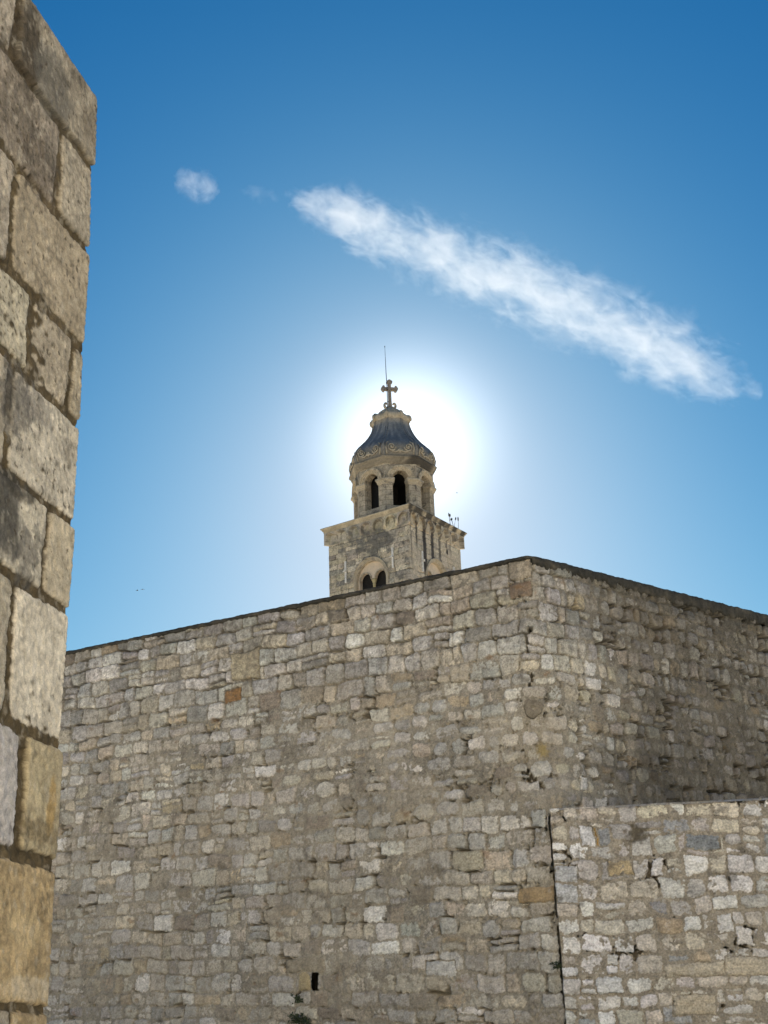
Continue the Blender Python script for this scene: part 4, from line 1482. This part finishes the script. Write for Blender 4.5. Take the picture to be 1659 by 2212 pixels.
bird((-42.4, 185.2, 58.0), rad(20), 1.0, 'tiny dark bird above the wall, left one of a close pair')
bird((-41.5, 185.4, 58.25), rad(60), -.6, 'tiny dark bird above the wall, right one of a close pair')
bird((13.2, 189.5, 75.5), rad(-30), .6, 'tiny bird flying alone in the glare right of the tower lantern', .8)

# ================================================================== CLOUDS
def cloud_mat(name, dens, nscale, g=.0, thr=.0, seed=0., yflat=1.0, gain=2.0, curve=None, bow=0.0, stretch=1.0, tipf=1.8):
    m = bpy.data.materials.new(name); m.use_nodes = True
    nt = m.node_tree; L = nt.links; nt.nodes.clear()
    out = N(nt, 'ShaderNodeOutputMaterial')
    pv = N(nt, 'ShaderNodeVolumePrincipled', inp={'Color': (.985, .99, 1, 1), 'Anisotropy': g})
    L.new(pv.outputs[0], out.inputs['Volume'])
    tc = N(nt, 'ShaderNodeTexCoord'); sx = N(nt, 'ShaderNodeSeparateXYZ'); L.new(tc.outputs['Object'], sx.inputs[0])
    fc = N(nt, 'ShaderNodeFloatCurve')
    x01 = mathn(nt, 'MULTIPLY_ADD', sx.outputs[0], .5, .5)
    L.new(x01, fc.inputs['Value'])
    cu = fc.mapping.curves[0]
    pts = curve
    cu.points[0].location = pts[0]; cu.points[1].location = pts[-1]
    for p in pts[1:-1]: cu.points.new(*p)
    fc.mapping.update()
    ymid = mathn(nt, 'MULTIPLY', mathn(nt, 'SUBTRACT', 1.0, mathn(nt, 'POWER', mathn(nt, 'ABSOLUTE', sx.outputs[0]), 2.0)), bow)
    yy = mathn(nt, 'SUBTRACT', sx.outputs[1], ymid)
    r = mathn(nt, 'SQRT', mathn(nt, 'ADD', mathn(nt, 'POWER', mathn(nt, 'ABSOLUTE', yy), 2.0), mathn(nt, 'POWER', mathn(nt, 'ABSOLUTE', sx.outputs[2]), 2.0)))
    rel = mathn(nt, 'DIVIDE', r, mathn(nt, 'MAXIMUM', fc.outputs[0], .001))
    mp = N(nt, 'ShaderNodeMapping'); L.new(tc.outputs['Object'], mp.inputs[0])
    mp.inputs['Scale'].default_value = (stretch, 1, 1); mp.inputs['Location'].default_value = (seed, seed * 1.7, seed * .3)
    n1 = N(nt, 'ShaderNodeTexNoise', inp={'Scale': nscale, 'Detail': 7., 'Roughness': .70, 'Distortion': .5}); L.new(mp.outputs[0], n1.inputs['Vector'])
    n2 = N(nt, 'ShaderNodeTexNoise', inp={'Scale': nscale * .33, 'Detail': 3.}); L.new(mp.outputs[0], n2.inputs['Vector'])
    f = mathn(nt, 'ADD', mathn(nt, 'MULTIPLY', mathn(nt, 'SUBTRACT', n1.outputs[0], .5), 4.2), mathn(nt, 'MULTIPLY', mathn(nt, 'SUBTRACT', n2.outputs[0], .5), 1.4))
    v = mathn(nt, 'SUBTRACT', mathn(nt, 'SUBTRACT', mathn(nt, 'ADD', mathn(nt, 'SUBTRACT', 1.0, rel), f), thr), mathn(nt, 'MULTIPLY', mathn(nt, 'MAXIMUM', mathn(nt, 'SUBTRACT', mathn(nt, 'ABSOLUTE', sx.outputs[0]), .70), 0.0), tipf))
    v = mathn(nt, 'MULTIPLY', v, gain, clamp=True)
    edge = mathn(nt, 'MULTIPLY', mathn(nt, 'SUBTRACT', 1.45, rel), 1.6, clamp=True)
    v = mathn(nt, 'MULTIPLY', mathn(nt, 'MULTIPLY', v, edge), dens)
    L.new(v, pv.inputs['Density'])
    return m


def cloud(name, a, b, width, mat, label, curve, bow=0., up_w=1.0):
    a = np.array(a, float); b = np.array(b, float)
    c = (a + b) / 2; half = np.linalg.norm(b - a) / 2
    X = (b - a) / (2 * half)
    d = c / np.linalg.norm(c)
    Zx = d - X * (d @ X); Zx /= np.linalg.norm(Zx)
    Y = np.cross(Zx, X)
    if Y[2] < 0: Y = -Y; Zx = -Zx
    n, k = 28, 20
    V = []
    xs = [q[0] for q in curve]; rs = [q[1] for q in curve]
    for i in range(n + 1):
        x = -1 + 2 * i / n
        r = max(.03, float(np.interp((x + 1) / 2, xs, rs)) * 1.45)
        for j in range(k):
            t = 2 * pi * j / k
            V.append((x, bow * (1 - x * x) + r * cos(t), r * sin(t)))
    Fs = [(i * k + j, i * k + (j + 1) % k, (i + 1) * k + (j + 1) % k, (i + 1) * k + j) for i in range(n) for j in range(k)]
    Fs.append(tuple(range(k))[::-1]); Fs.append(tuple(n * k + j for j in range(k)))
    o = mesh_obj(name, np.array(V), Fs, mat)
    M = Matrix(((X[0] * half, Y[0] * width, Zx[0] * width, c[0]), (X[1] * half, Y[1] * width, Zx[1] * width, c[1]), (X[2] * half, Y[2] * width, Zx[2] * width, c[2]), (0, 0, 0, 1)))
    o.matrix_world = M
    tag(o, label, 'cloud')
    mat.cycles.volume_step_rate = .35
    return o


cv = [(0., .02), (.04, .34), (.12, .56), (.3, .66), (.5, .72), (.7, .74), (.82, .70), (.93, .62), (.975, .5), (1., .05)]
cloud('cloud', (-88, 898, 656), (314, 846, 403), 46, cloud_mat('streak_cloud', .0225, 3.2, curve=cv, seed=1.3, thr=.10, bow=.12, stretch=3.1, gain=.70), 'long ragged white streak of cloud slanting across the blue sky', cv, .12)
cv2 = [(0., .02), (.25, .65), (.55, .8), (.8, .6), (1., .02)]
cloud('cloud', (-187, 884, 670), (-142, 886, 650), 21, cloud_mat('puff_cloud', .012, 1.5, curve=cv2, seed=4.1, thr=.15, stretch=1.1, gain=.9), 'small white puff of cloud alone near the upper left', cv2)
cv3 = [(0., .02), (.4, .7), (.7, .6), (1., .02)]
cloud('cloud', (-126, 893, 658), (-82, 896, 646), 14, cloud_mat('wisp_cloud', .005, 1.6, curve=cv3, seed=7.7, thr=.1, stretch=1.5, gain=.7), 'faint thin wisp of cloud between the small puff and the long streak', cv3)
scene.cycles.volume_max_steps = 512
